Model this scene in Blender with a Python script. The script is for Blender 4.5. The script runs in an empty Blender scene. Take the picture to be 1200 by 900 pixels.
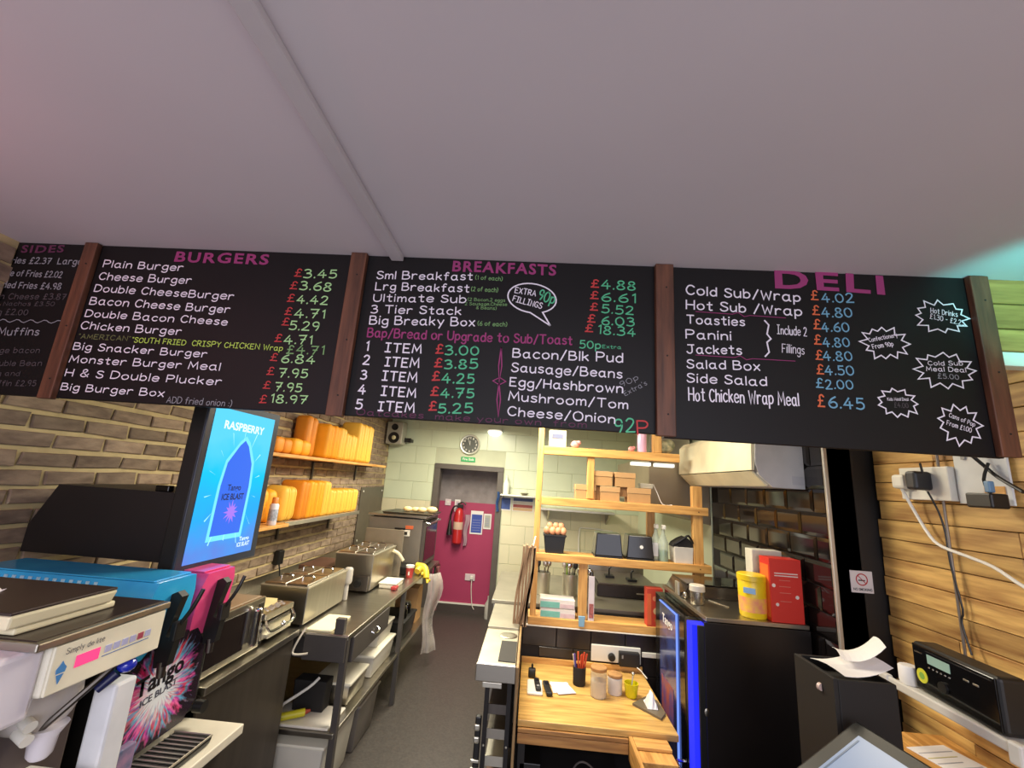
import bpy, bmesh, math, random
from mathutils import Vector, Matrix, noise
random.seed(7)
PI = math.pi
scene = bpy.context.scene
C = scene.collection

# ------------------------------------------------------------------ camera
cam_d = bpy.data.cameras.new('camera')
cam_d.sensor_width = 36.0
cam_d.lens = 505.0 / 1200.0 * 36.0
cam_d.clip_start = 0.05
cam = bpy.data.objects.new('camera', cam_d)
C.objects.link(cam)
YAW, PITCH, ROLL = 0.06134, 0.22336, 0.068555
_f = Vector((-math.sin(YAW) * math.cos(PITCH), math.cos(YAW) * math.cos(PITCH), math.sin(PITCH)))
_r = Vector((math.cos(YAW), math.sin(YAW), 0))
_u = _r.cross(_f)
_r2 = _r * math.cos(ROLL) + _u * math.sin(ROLL)
_u2 = -_r * math.sin(ROLL) + _u * math.cos(ROLL)
cam.matrix_world = Matrix(((_r2.x, _u2.x, -_f.x, 0), (_r2.y, _u2.y, -_f.y, 0), (_r2.z, _u2.z, -_f.z, 1.8), (0, 0, 0, 1)))
scene.camera = cam

# ------------------------------------------------------------------ world, light, exposure
world = bpy.data.worlds.new('world')
scene.world = world
world.use_nodes = True
world.node_tree.nodes['Background'].inputs[0].default_value = (0.80, 0.78, 0.86, 1)
world.node_tree.nodes['Background'].inputs[1].default_value = 0.50
scene.view_settings.view_transform = 'Standard'
scene.view_settings.look = 'None'
scene.view_settings.exposure = 0.45
scene.view_settings.gamma = 1.0
scene.view_settings.use_curve_mapping = False

def area(name, loc, rot, sx, sy, power, color):
    d = bpy.data.lights.new(name, 'AREA')
    d.shape = 'RECTANGLE'; d.size = sx; d.size_y = sy; d.energy = power; d.color = color
    o = bpy.data.objects.new(name, d); o.location = loc; o.rotation_euler = rot
    C.objects.link(o); return o
def point(name, loc, power, color, r=0.05):
    d = bpy.data.lights.new(name, 'POINT'); d.energy = power; d.color = color; d.shadow_soft_size = r
    o = bpy.data.objects.new(name, d); o.location = loc; C.objects.link(o); return o
area('kitchen_light', (-0.65, 4.7, 2.50), (0, 0, 0), 0.6, 1.3, 52, (1.0, 0.93, 0.74))
area('kitchen_light', (-0.30, 2.9, 2.50), (0, 0, 0), 1.0, 0.6, 50, (1.0, 0.92, 0.74))
area('kitchen_light', (1.0, 2.5, 2.52), (0, 0, 0), 0.4, 0.4, 6, (1.0, 0.88, 0.66))
area('shop_light', (0.4, -1.2, 2.45), (0, 0, 0), 1.6, 1.0, 48, (0.95, 0.92, 1.0))
area('daylight', (0.3, -2.6, 1.5), (PI * 0.5, 0, 0), 4.0, 2.2, 56, (0.88, 0.88, 1.0))
gd = bpy.data.lights.new('green_led', 'SPOT'); gd.energy = 20; gd.color = (0.10, 0.90, 0.80); gd.spot_size = 0.95; gd.spot_blend = 0.7; gd.shadow_soft_size = 0.04
go = bpy.data.objects.new('green_led', gd); C.objects.link(go); go.location = (1.50, 0.75, 2.20)
go.rotation_euler = (Vector((1.66, 1.42, 2.56)) - Vector((1.50, 0.75, 2.20))).to_track_quat('-Z', 'Y').to_euler()
point('pink_led', (-1.75, 0.25, 2.30), 5, (1.0, 0.30, 0.35))

# ------------------------------------------------------------------ materials
def lin(c):
    c = c / 255.0
    return c / 12.92 if c <= 0.04045 else ((c + 0.055) / 1.055) ** 2.4
def rgb(h):
    if isinstance(h, str):
        h = tuple(int(h[i:i + 2], 16) for i in (0, 2, 4))
    return (lin(h[0]), lin(h[1]), lin(h[2]), 1.0)
MATS = {}
def mat(name, col, rough=0.5, metal=0.0, var=0.10, scale=6.0, bump=0.0, stretch=(1, 1, 1), vary=0.0, emit=None, es=1.0, alpha=1.0, trans=0.0, dark=None, spec=None, coat=0.0):
    """noise-varied surface; vary = brightness change from one piece to the next"""
    if name in MATS: return MATS[name]
    m = bpy.data.materials.new(name); m.use_nodes = True; MATS[name] = m
    nt = m.node_tree; N = nt.nodes; L = nt.links
    b = N['Principled BSDF']
    b.inputs['Roughness'].default_value = rough
    b.inputs['Metallic'].default_value = metal
    if spec is not None: b.inputs['Specular IOR Level'].default_value = spec
    if coat: b.inputs['Coat Weight'].default_value = coat; b.inputs['Coat Roughness'].default_value = 0.12
    c = rgb(col)
    tc = N.new('ShaderNodeTexCoord'); mp = N.new('ShaderNodeMapping'); mp.inputs['Scale'].default_value = stretch
    oi = N.new('ShaderNodeObjectInfo'); ad = N.new('ShaderNodeVectorMath'); ad.operation = 'ADD'
    sc_ = N.new('ShaderNodeVectorMath'); sc_.operation = 'SCALE'
    cb = N.new('ShaderNodeCombineXYZ')
    L.new(oi.outputs['Random'], cb.inputs[0]); L.new(oi.outputs['Random'], cb.inputs[2])
    L.new(cb.outputs[0], sc_.inputs[0]); sc_.inputs['Scale'].default_value = 37.0 if vary else 0.0
    L.new(tc.outputs['Object'], mp.inputs['Vector']); L.new(mp.outputs[0], ad.inputs[0]); L.new(sc_.outputs[0], ad.inputs[1])
    ns = N.new('ShaderNodeTexNoise'); ns.inputs['Scale'].default_value = scale; ns.inputs['Detail'].default_value = 5
    L.new(ad.outputs[0], ns.inputs['Vector'])
    cr = N.new('ShaderNodeValToRGB')
    d = rgb(dark) if dark else tuple(x * (1 - var * 2.2) for x in c[:3]) + (1,)
    cr.color_ramp.elements[0].position = 0.28; cr.color_ramp.elements[1].position = 0.66
    cr.color_ramp.elements[0].color = d; cr.color_ramp.elements[1].color = c
    L.new(ns.outputs['Fac'], cr.inputs[0])
    last = cr.outputs[0]
    if vary:
        hs = N.new('ShaderNodeHueSaturation'); mr = N.new('ShaderNodeMapRange')
        mr.inputs['To Min'].default_value = 1 - vary; mr.inputs['To Max'].default_value = 1 + vary
        L.new(oi.outputs['Random'], mr.inputs[0]); L.new(mr.outputs[0], hs.inputs['Value'])
        L.new(last, hs.inputs['Color']); last = hs.outputs[0]
    L.new(last, b.inputs['Base Color'])
    if bump:
        bp = N.new('ShaderNodeBump'); bp.inputs['Strength'].default_value = bump; bp.inputs['Distance'].default_value = 0.01
        L.new(ns.outputs['Fac'], bp.inputs['Height']); L.new(bp.outputs[0], b.inputs['Normal'])
    if emit:
        b.inputs['Emission Color'].default_value = rgb(emit); b.inputs['Emission Strength'].default_value = es
    if trans: b.inputs['Transmission Weight'].default_value = trans; b.inputs['IOR'].default_value = 1.2
    if alpha < 1: b.inputs['Alpha'].default_value = alpha
    return m
def wood(name, light, dark, axis=0, vary=0.12, rough=0.55, scale=5.0):
    st = [9.0, 9.0, 9.0]; st[axis] = 0.9
    m = mat(name, light, rough, 0, 0.2, scale, 0.15, tuple(st), vary, dark=dark)
    return m
steel = mat('brushed_steel', 'bdb7aa', 0.30, 1.0, 0.07, 3, 0.02, (1, 12, 1))
steel_d = mat('dark_steel', '6e6862', 0.38, 1.0, 0.08, 3, 0.02, (12, 1, 1))
steel_p = mat('painted_grey_steel', '57524e', 0.5, 0.4, 0.06)
steel_l = mat('pale_steel', 'd6d2c2', 0.34, 0.85, 0.06)
black = mat('black_plastic', '161514', 0.42, 0, 0.05)
black_g = mat('black_gloss', '0d0c0c', 0.12, 0, 0.05)
black_m = mat('black_matte', '1d1a18', 0.75, 0, 0.08)
white = mat('white_plastic', 'e6e3d8', 0.35, 0, 0.03)
white_w = mat('cool_white_plastic', 'ded9e2', 0.3, 0, 0.03)
cream = mat('cream_plastic', 'e9e0bd', 0.4, 0, 0.04)
paper = mat('white_paper', 'ece9e6', 0.8, 0, 0.03)
card = mat('brown_card', 'b98f5e', 0.85, 0, 0.05, 8)
card_d = mat('dark_card', '8f6c45', 0.85, 0, 0.05, 8)
chrome = mat('chrome', 'd8d8d8', 0.1, 1.0, 0.02)
rubber = mat('black_rubber', '121212', 0.6)
pine_x = wood('pine_along_x', 'e0ae62', 'b58040', 0)
pine_z = wood('pine_upright', 'e2ae62', 'b98444', 2)
pine_y = wood('pine_along_y', 'd9a55a', 'a06c30', 1, 0.16)
desk_w = wood('varnished_desk_wood', 'dcb366', 'aa7f40', 0, 0.10, 0.45)
batten_w = wood('brown_batten_wood', '6e442f', '43281c', 2, 0.08)
green_w = wood('fascia_wood', 'b98f4e', '8a6534', 0, 0.14)
board_m = mat('chalkboard_black', '120f10', 0.55, 0, 0.10, 3, spec=0.3)

# ------------------------------------------------------------------ mesh helpers
class S:
    """collects shapes (world coordinates) for ONE mesh"""
    def __init__(s): s.bm = bmesh.new()
    def box(s, x0, x1, y0, y1, z0, z1, bev=0.0, seg=2):
        r = bmesh.ops.create_cube(s.bm, size=1.0)
        vs = r['verts']
        for v in vs:
            v.co = Vector(((x0 + x1) / 2 + v.co.x * abs(x1 - x0), (y0 + y1) / 2 + v.co.y * abs(y1 - y0), (z0 + z1) / 2 + v.co.z * abs(z1 - z0)))
        if bev > 0:
            es = list({e for v in vs for e in v.link_edges})
            bmesh.ops.bevel(s.bm, geom=es, offset=bev, segments=seg, affect='EDGES', profile=0.5)
        return s
    def tilt(s, M):
        for v in s.bm.verts: v.co = M @ v.co
        return s
    def cyl(s, p0, p1, r0, r1=None, n=20, caps=True):
        p0 = Vector(p0); p1 = Vector(p1); r1 = r0 if r1 is None else r1
        d = p1 - p0; q = Vector((0, 0, 1)).rotation_difference(d.normalized()).to_matrix()
        a = [s.bm.verts.new(p0 + q @ Vector((r0 * math.cos(2 * PI * i / n), r0 * math.sin(2 * PI * i / n), 0))) for i in range(n)]
        b = [s.bm.verts.new(p1 + q @ Vector((r1 * math.cos(2 * PI * i / n), r1 * math.sin(2 * PI * i / n), 0))) for i in range(n)]
        for i in range(n): s.bm.faces.new((a[i], a[(i + 1) % n], b[(i + 1) % n], b[i]))
        if caps: s.bm.faces.new(a[::-1]); s.bm.faces.new(b)
        return s
    def lathe(s, base, prof, n=24, axis=(0, 0, 1)):
        base = Vector(base); q = Vector((0, 0, 1)).rotation_difference(Vector(axis).normalized()).to_matrix()
        rings = []
        for r, h in prof:
            r = max(r, 1e-4)
            rings.append([s.bm.verts.new(base + q @ Vector((r * math.cos(2 * PI * i / n), r * math.sin(2 * PI * i / n), h))) for i in range(n)])
        for a, b in zip(rings, rings[1:]):
            for i in range(n): s.bm.faces.new((a[i], a[(i + 1) % n], b[(i + 1) % n], b[i]))
        s.bm.faces.new(rings[0][::-1]); s.bm.faces.new(rings[-1])
        return s
    def tube(s, pts, r, n=8, smooth=3):
        P = [Vector(p) for p in pts]
        if smooth and len(P) > 2:
            Q = []
            for i in range(len(P) - 1):
                a = P[max(i - 1, 0)]; b = P[i]; c = P[i + 1]; d = P[min(i + 2, len(P) - 1)]
                for k in range(smooth):
                    t = k / smooth
                    Q.append(0.5 * ((2 * b) + (-a + c) * t + (2 * a - 5 * b + 4 * c - d) * t * t + (-a + 3 * b - 3 * c + d) * t ** 3))
            Q.append(P[-1]); P = Q
        prev = None; nrm = None
        for i, p in enumerate(P):
            d = (P[min(i + 1, len(P) - 1)] - P[max(i - 1, 0)])
            d = d.normalized() if d.length > 1e-9 else Vector((0, 0, 1))
            if nrm is None:
                nrm = d.orthogonal().normalized()
            else:
                nrm = (nrm - d * nrm.dot(d)); nrm = nrm.normalized() if nrm.length > 1e-6 else d.orthogonal().normalized()
            bt = d.cross(nrm)
            ring = [s.bm.verts.new(p + (nrm * math.cos(2 * PI * k / n) + bt * math.sin(2 * PI * k / n)) * r) for k in range(n)]
            if prev:
                for k in range(n): s.bm.faces.new((prev[k], prev[(k + 1) % n], ring[(k + 1) % n], ring[k]))
            else: s.bm.faces.new(ring[::-1])
            prev = ring
        s.bm.faces.new(prev)
        return s
    def prism(s, pts, axis, a, b):
        """extrude polygon pts (2D) along axis X/Y/Z from a to b; pts are the two other axes in order"""
        def mk(p, t):
            return {'X': (t, p[0], p[1]), 'Y': (p[0], t, p[1]), 'Z': (p[0], p[1], t)}[axis]
        A = [s.bm.verts.new(mk(p, a)) for p in pts]; B = [s.bm.verts.new(mk(p, b)) for p in pts]
        n = len(pts)
        s.bm.faces.new(A); s.bm.faces.new(B[::-1])
        for i in range(n): s.bm.faces.new((A[i], B[i], B[(i + 1) % n], A[(i + 1) % n]))
        return s
    def ball(s, c, rx, ry=None, rz=None, u=16, v=10):
        ry = rx if ry is None else ry; rz = rx if rz is None else rz
        r = bmesh.ops.create_uvsphere(s.bm, u_segments=u, v_segments=v, radius=1.0)
        for w in r['verts']: w.co = Vector((c[0] + w.co.x * rx, c[1] + w.co.y * ry, c[2] + w.co.z * rz))
        return s
    def taper(s, x0, x1, y0, y1, z0, z1, k, bev=0.0, seg=2):
        """box whose bottom is k times the size of its top"""
        cx, cy = (x0 + x1) / 2, (y0 + y1) / 2
        r = bmesh.ops.create_cube(s.bm, size=1.0); vs = r['verts']
        for v in vs:
            f = k if v.co.z < 0 else 1.0
            v.co = Vector((cx + v.co.x * (x1 - x0) * f, cy + v.co.y * (y1 - y0) * f, (z0 + z1) / 2 + v.co.z * (z1 - z0)))
        if bev > 0:
            es = list({e for v in vs for e in v.link_edges})
            bmesh.ops.bevel(s.bm, geom=es, offset=bev, segments=seg, affect='EDGES', profile=0.5)
        return s
    def sheet(s, f, nu, nv):
        g = [[s.bm.verts.new(f(i / nu, j / nv)) for j in range(nv + 1)] for i in range(nu + 1)]
        for i in range(nu):
            for j in range(nv): s.bm.faces.new((g[i][j], g[i + 1][j], g[i + 1][j + 1], g[i][j + 1]))
        return s
def wloc(o):
    v = Vector(o.location)
    while o.parent: o = o.parent; v += Vector(o.location)
    return v
def put(name, s, m, parent=None, smooth=False, label=None, kind=None, origin=None):
    """link the shape as one mesh object. Vertices are in world coordinates; origin = where the object's own zero goes"""
    bmesh.ops.recalc_face_normals(s.bm, faces=s.bm.faces[:])
    if origin is None:
        if parent: origin = wloc(parent)
        else:
            cs = [v.co for v in s.bm.verts]
            origin = Vector(((min(c.x for c in cs) + max(c.x for c in cs)) / 2, (min(c.y for c in cs) + max(c.y for c in cs)) / 2, min(c.z for c in cs)))
    origin = Vector(origin)
    for v in s.bm.verts: v.co -= origin
    me = bpy.data.meshes.new(name); s.bm.to_mesh(me); s.bm.free()
    if smooth:
        for p in me.polygons: p.use_smooth = True
        me.set_sharp_from_angle(angle=0.7)
    me.materials.append(m)
    o = bpy.data.objects.new(name, me); C.objects.link(o)
    if parent:
        o.parent = parent; o.location = origin - wloc(parent)
    else: o.location = origin
    if label: o['label'] = label
    if kind: o['kind'] = kind
    return o
def thing(name, label, cat, loc, group=None):
    o = bpy.data.objects.new(name, None); C.objects.link(o); o.location = loc
    o.empty_display_size = 0.05
    o['label'] = label; o['category'] = cat
    if group: o['group'] = group
    return o
def tag(o, label, cat, group=None):
    o['label'] = label; o['category'] = cat
    if group: o['group'] = group
    return o
def single(name, s, m, label, cat, group=None, smooth=False, kind=None):
    return tag(put(name, s, m, None, smooth, kind=kind), label, cat, group)
def struct(name, s, m, label=None):
    o = put(name, s, m, None, kind='structure')
    if label: o['label'] = label
    return o
def dup(root, loc, label=None):
    def cp(o, par):
        c = o.copy(); C.objects.link(c)
        if par: c.parent = par
        for k in o.children: cp(k, c)
        return c
    r = cp(root, None); r.location = loc
    if label: r['label'] = label
    return r
def piece(name, me, loc, parent, rot=None, scale=None, m=None):
    """one brick / tile / plank: shares mesh data; loc in world"""
    o = bpy.data.objects.new(name, me); C.objects.link(o)
    o.parent = parent; o.location = Vector(loc) - wloc(parent)
    if rot: o.rotation_euler = rot
    if scale: o.scale = scale
    return o
def meshof(s, m, name='piece'):
    bmesh.ops.recalc_face_normals(s.bm, faces=s.bm.faces[:])
    me = bpy.data.meshes.new(name); s.bm.to_mesh(me); s.bm.free(); me.materials.append(m); return me
_fc = bpy.data.curves.new('lettering', 'FONT'); _fo = bpy.data.objects.new('lettering', _fc)
def glyphs(txt, weight=0.0, jit=0.0, seed=0):
    """flat lettering as a bmesh, capital height 0.68, left at 0"""
    _fc.body = txt; _fc.offset = weight; _fc.resolution_u = 3; _fc.space_character = 1.18 if txt in ('DELI', 'BURGERS', 'BREAKFASTS', 'SIDES') else 1.0
    me = bpy.data.meshes.new_from_object(_fo)
    bm = bmesh.new(); bm.from_mesh(me); bpy.data.meshes.remove(me)
    if jit:
        for v in bm.verts:
            x, y = v.co.x, v.co.y
            v.co.x += jit * math.sin(x * 3.1 + seed * 1.7 + y * 2.3); v.co.y += jit * 1.5 * math.sin(x * 2.3 + seed * 2.9)
    return bm
def lettering(name, txt, m, parent, p0, ax, up, width=None, height=0.03, weight=0.0, jit=0.0, thick=0.0006, label=None):
    """text on a surface: p0 = baseline left in world, ax = direction of writing, up = letters' up; printed 0.6 mm thick"""
    bm = glyphs(txt, weight, jit, len(txt))
    if not bm.verts: return None
    xs = [v.co.x for v in bm.verts]; x0 = min(xs); w = max(xs) - x0
    ky = height / 0.70; kx = (width / w) if width else ky
    ax = Vector(ax).normalized(); up = Vector(up).normalized(); n = ax.cross(up)
    for v in bm.verts: v.co = Vector(p0) + ax * ((v.co.x - x0) * kx) + up * (v.co.y * ky) + n * thick
    o = Vector(p0)
    for v in bm.verts: v.co -= o
    me = bpy.data.meshes.new(name); bm.to_mesh(me); bm.free(); me.materials.append(m)
    ob = bpy.data.objects.new(name, me); C.objects.link(ob); ob.parent = parent
    ob.location = o - wloc(parent)
    if label: ob['label'] = label
    return ob
# hand-lettering drawn as single strokes: capitals 6 high, small letters 4; '~' = rounded stroke
HAND = {
'A': '0,0 2,6 4,0|0.7,2 3.3,2', 'B': '0,0 0,6|~0,6 2.6,5.9 3.2,4.6 2.4,3.3 0.2,3.2|~0.2,3.2 3,3 3.9,1.6 2.8,0.1 0,0', 'C': '~3.8,5 2.6,6 1,5.6 0,3 0.9,0.5 2.6,0 3.8,1',
'D': '0,0 0,6|~0,6 2.2,5.8 3.8,4.4 3.9,2 2.4,0.2 0,0', 'E': '3.2,6 0,6 0,0 3.4,0|0,3.1 2.6,3.1', 'F': '3.3,6 0,6 0,0|0,3 2.6,3', 'G': '~3.8,5 2.5,6 1,5.5 0,3 0.8,0.6 2.4,0 3.8,0.8 3.9,2.6|2.4,2.6 4.1,2.6',
'H': '0,0 0,6|3.8,0 3.8,6|0,3 3.8,3', 'I': '1.4,0 1.4,6|0,6 2.8,6|0,0 2.8,0', 'J': '0.5,6 4,6|~2.8,6 2.9,1.6 2.2,0.2 0.9,0.1 0,1.2', 'K': '0,0 0,6|3.5,6 0,2.6|1.2,3.6 3.6,0', 'L': '0,6 0,0 3.3,0',
'M': '0,0 0.5,6 2.4,1.6 4.3,6 4.8,0', 'N': '0,0 0,6 3.8,0 3.8,6', 'O': '~2.1,6 0.5,5 0,3 0.6,0.8 2.1,0 3.8,0.8 4.3,3 3.7,5.1 2.1,6', 'P': '0,0 0,6|~0,6 2.8,5.8 3.6,4.3 2.6,2.9 0,2.8',
'R': '0,0 0,6|~0,6 2.7,5.8 3.3,4.5 2.5,3.1 0,3|1.5,3 3.6,0', 'S': '~3.4,5.2 2.2,6 0.7,5.7 0.3,4.4 1.6,3.2 3.2,2.4 3.3,0.9 2,0 0.6,0.2 0,1.2', 'T': '0,6 4,6|2,6 2,0', 'U': '~0,6 0,2.2 0.7,0.4 2,0 3.3,0.5 3.9,2.2 3.9,6', 'W': '0,6 1.2,0 2.5,4.6 3.8,0 5,6',
'X': '0,0 3.8,6|0,6 3.8,0', 'Y': '0,6 1.9,3 1.9,0|3.8,6 1.9,3', 'a': '~3,3.2 1.9,4 0.6,3.5 0,1.9 0.7,0.2 1.9,0.1 3,1.2|~3,4 3,1 3.2,0.2 3.7,0', 'b': '0,6 0,0|~0,2.6 1,3.9 2.3,3.8 3.1,2.2 2.5,0.5 1.1,0 0,0.8', 'c': '~3,3.3 2,4 0.8,3.6 0,2 0.7,0.4 1.9,0 3,0.6',
'd': '3.1,6 3.1,0|~3.1,2.8 2,3.9 0.8,3.6 0,2 0.6,0.3 1.9,0 3.1,1', 'e': '~0.1,2.1 3.1,2.2 2.8,3.5 1.6,4 0.4,3.3 0,1.8 0.6,0.3 1.9,0 3.1,0.7', 'f': '~2.6,5.5 1.9,6 1.1,5.4 1,3.8 1,0|0,3.7 2.3,3.7', 'g': '~3,3.2 1.8,4 0.6,3.5 0,2 0.7,0.5 1.9,0.3 3,1.4|~3,4 3,-0.8 2.2,-2 0.8,-2 0.1,-1.3',
'h': '0,6 0,0|~0,2.4 1,3.8 2.2,3.8 2.8,2.8 2.8,0', 'i': '0,4 0,0|0,5.4 0.1,5.7', 'k': '0,6 0,0|2.6,3.8 0,1.6|1,2.4 2.8,0', 'l': '0,6 0,0', 'm': '0,4 0,0|~0,2.6 0.9,3.9 1.8,3.7 2.1,2.6 2.1,0|~2.1,2.6 3,3.9 4,3.7 4.3,2.6 4.3,0', 'n': '0,4 0,0|~0,2.5 1,3.9 2.3,3.8 2.9,2.8 2.9,0',
'o': '~1.6,4 0.3,3.2 0,1.8 0.6,0.4 1.7,0 2.9,0.7 3.3,2 2.8,3.5 1.6,4', 'p': '0,4 0,-2|~0,3 1.1,4 2.4,3.8 3.1,2.3 2.5,0.7 1.1,0.2 0,1', 'r': '0,4 0,0|~0,2.4 0.8,3.7 1.8,4 2.5,3.6', 's': '~2.6,3.5 1.5,4 0.4,3.5 0.6,2.5 2.2,1.8 2.6,0.8 1.5,0 0.1,0.5', 't': '1.2,5.6 1.2,0.5 1.7,0 2.5,0.2|0,3.9 2.5,3.9',
'u': '~0,4 0,1.4 0.7,0.1 1.8,0.1 2.9,1.3|2.9,4 2.9,0', 'v': '0,4 1.5,0 3,4', 'w': '0,4 1.1,0 2.1,3.2 3.1,0 4.2,4', 'x': '0,0 2.8,4|0,4 2.8,0', 'y': '0,4 1.7,0.6|3.2,4 0.9,-2', 'z': '0,4 2.6,4 0,0 2.8,0',
'0': '~1.8,6 0.4,4.9 0,3 0.5,0.9 1.8,0 3.2,1 3.6,3 3.1,5 1.8,6', '1': '0.4,5 1.3,6 1.3,0', '2': '~0.2,4.9 1.2,6 2.6,5.7 3,4.4 2,2.4 0,0.1|0,0 3.4,0', '3': '~0.2,5.4 1.5,6 2.8,5.2 2.5,3.8 1.2,3.2|~1.2,3.2 2.9,2.8 3.2,1.2 1.9,0 0,0.4', '4': '2.2,6 0,2 3.6,2|2.4,4 2.4,0', '5': '3,6 0.6,6 0.4,3.4|~0.4,3.4 1.9,3.8 3.1,2.8 3,0.9 1.6,0 0,0.5',
'6': '~2.9,5.9 1.2,4.6 0.1,2.4 0.5,0.6 1.8,0 3.1,0.8 3.1,2.4 1.9,3.2 0.3,2.3', '7': '0,6 3.3,6 1.2,0|0.9,3.2 2.9,3.2', '8': '~1.7,3.2 0.4,4.4 0.9,5.8 2.3,5.9 3,4.6 1.7,3.2 0.1,1.9 0.5,0.2 2.3,0 3.3,1.4 1.7,3.2', '9': '~3,4 2.2,3 0.7,3 0.1,4.6 1.1,5.9 2.5,5.7 3,4.2 2.8,2 2,0',
'£': '~3.2,5 2.3,6 1.2,5.3 1.3,3 1,1 0.2,0|0,0 3.4,0|0.3,3 2.6,3', '&': '~3.6,0 1,3.6 0.9,5.3 2,6 2.8,5 2,3.7 0.4,2.4 0,1 1,0 2.4,0.3 3.7,2.4', '/': '0,-0.6 2.6,6.4', '.': '0,0.1 0.15,0.3', ',': '0.3,0.4 0,-0.8', '-': '0,2.6 1.8,2.6', "'": '0.2,6 0,4.8', '"': '0,6 0,5|0.9,6 0.9,5', '(': '~1.2,6.6 0,4.6 0,1.6 1.2,-0.6', ')': '~0,6.6 1.2,4.6 1.2,1.6 0,-0.6', ':': '0,0.4 0.1,0.6|0,3 0.1,3.2',
'z ': ''}
def hand_strokes(txt):
    out = []; x = 0.0; rr = random.Random(txt)
    for ch in txt:
        if ch == ' ': x += 2.6; continue
        g = HAND.get(ch) or HAND.get(ch.upper()) or HAND.get(ch.lower())
        if not g: x += 2; continue
        wmax = 0; dy = rr.uniform(-.18, .18); k = rr.uniform(.95, 1.05)
        for st in g.split('|'):
            sm = st[0] == '~'; P = [tuple(float(v) for v in q.split(',')) for q in st.lstrip('~').split()]
            wmax = max(wmax, max(p[0] for p in P))
            if sm and len(P) > 2:
                Q = []
                for i in range(len(P) - 1):
                    a = P[max(i - 1, 0)]; b = P[i]; c = P[i + 1]; d = P[min(i + 2, len(P) - 1)]
                    for j in range(3):
                        t = j / 3.0
                        Q.append(tuple(0.5 * (2 * b[z] + (-a[z] + c[z]) * t + (2 * a[z] - 5 * b[z] + 4 * c[z] - d[z]) * t * t + (-a[z] + 3 * b[z] - 3 * c[z] + d[z]) * t ** 3) for z in (0, 1)))
                P = Q + [P[-1]]
            out.append([(x + p[0] * k, p[1] * k + dy) for p in P])
        x += wmax * k + 1.5
    return out, x - 1.5
def handwriting(name, txt, m, parent, p0, ax, up, width, height, pen, thick=0.0009, label=None):
    """a line of marker lettering as one thin mesh"""
    S_, w = hand_strokes(txt); ax = Vector(ax).normalized(); up = Vector(up).normalized(); nn = ax.cross(up)
    ky = height / 6.0; kx = width / w; s = S(); o = Vector(p0)
    for si, st in enumerate(S_):
        P = [Vector((p[0] * kx, p[1] * ky)) for p in st]
        if len(P) == 2 and (P[1] - P[0]).length < pen: P[1] = P[0] + Vector((pen * .4, pen * .5))
        d0 = (P[0] - P[1]).normalized(); d1 = (P[-1] - P[-2]).normalized()
        P[0] = P[0] + d0 * pen * .3; P[-1] = P[-1] + d1 * pen * .3
        Lr = []
        for i, p in enumerate(P):
            a = P[max(i - 1, 0)]; b = P[min(i + 1, len(P) - 1)]
            t1 = (p - a).normalized() if i else (b - p).normalized(); t2 = (b - p).normalized() if i < len(P) - 1 else t1
            n1 = Vector((-t1.y, t1.x)); n2 = Vector((-t2.y, t2.x)); q = n1 + n2
            q = q.normalized() if q.length > .1 else n1
            k = min(1 / max(q.dot(n1), .4), 1.9) * pen / 2
            f = lambda v: s.bm.verts.new(ax * v.x + up * v.y + nn * (thick + 0.00006 * (si % 7)))
            Lr.append((f(p + q * k), f(p - q * k)))
        for (a, b), (c, d) in zip(Lr, Lr[1:]): s.bm.faces.new((a, c, d, b))
    me = bpy.data.meshes.new(name); s.bm.to_mesh(me); s.bm.free(); me.materials.append(m)
    ob = bpy.data.objects.new(name, me); C.objects.link(ob); ob.parent = parent; ob.location = o - wloc(parent)
    if label: ob['label'] = label
    return ob

# ================================================================== THE SETTING
XL, XR, YB, ZC = -2.07, 1.447, 6.10, 2.592      # brick wall, tiled wall, back wall, ceiling
XP, YR = 1.66, 2.245                             # planked wall, black return wall
m_floor = mat('floor_vinyl', '46413d', 0.45, 0, 0.10, 60, 0.05, dark='37322f')
m_ceil = mat('ceiling_paint', 'd6ced4', 0.85, 0, 0.02, 1.5)
struct('floor', S().box(-2.25, 2.4, -0.6, 6.6, -0.06, 0.0), m_floor)
struct('ceiling', S().box(-2.3, 2.4, -0.6, 6.6, ZC, ZC + 0.08), m_ceil)
struct('trim_1', S().box(-0.568, -0.522, -0.4, 1.437, ZC - 0.022, ZC, 0.004), mat('trunking_white', 'ccc6ca', 0.45, 0, 0.02))

# left wall: painted-over mortar bed and separate bricks
m_mortar = mat('sandy_mortar', 'c4b183', 0.9, 0, 0.10, 14, 0.5)
m_brick = mat('weathered_brick', '93806b', 0.88, 0, 0.22, 11, 0.7, (1, 1, 2.5), 0.32, dark='6a594b')
wall_l = struct('wall_left', S().box(XL - 0.12, XL, 0.3, YB + 0.5, 0, ZC), m_mortar)
def brick_mesh(seed, bl=0.205, bh=0.0585):
    rr = random.Random(seed); s = S()
    s.box(-0.02, 0.011, -bl / 2, bl / 2, -bh / 2, bh / 2)
    for v in s.bm.verts:
        v.co += Vector((rr.uniform(-.003, .003) if v.co.x > 0 else 0, rr.uniform(-.006, .006), rr.uniform(-.004, .004)))
    es = [e for e in s.bm.edges if all(v.co.x > 0 for v in e.verts)]
    bmesh.ops.bevel(s.bm, geom=es, offset=0.004, segments=1, affect='EDGES')
    return meshof(s, m_brick, 'brick')
BM = [brick_mesh(i) for i in range(6)]
brick_list = []
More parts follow.
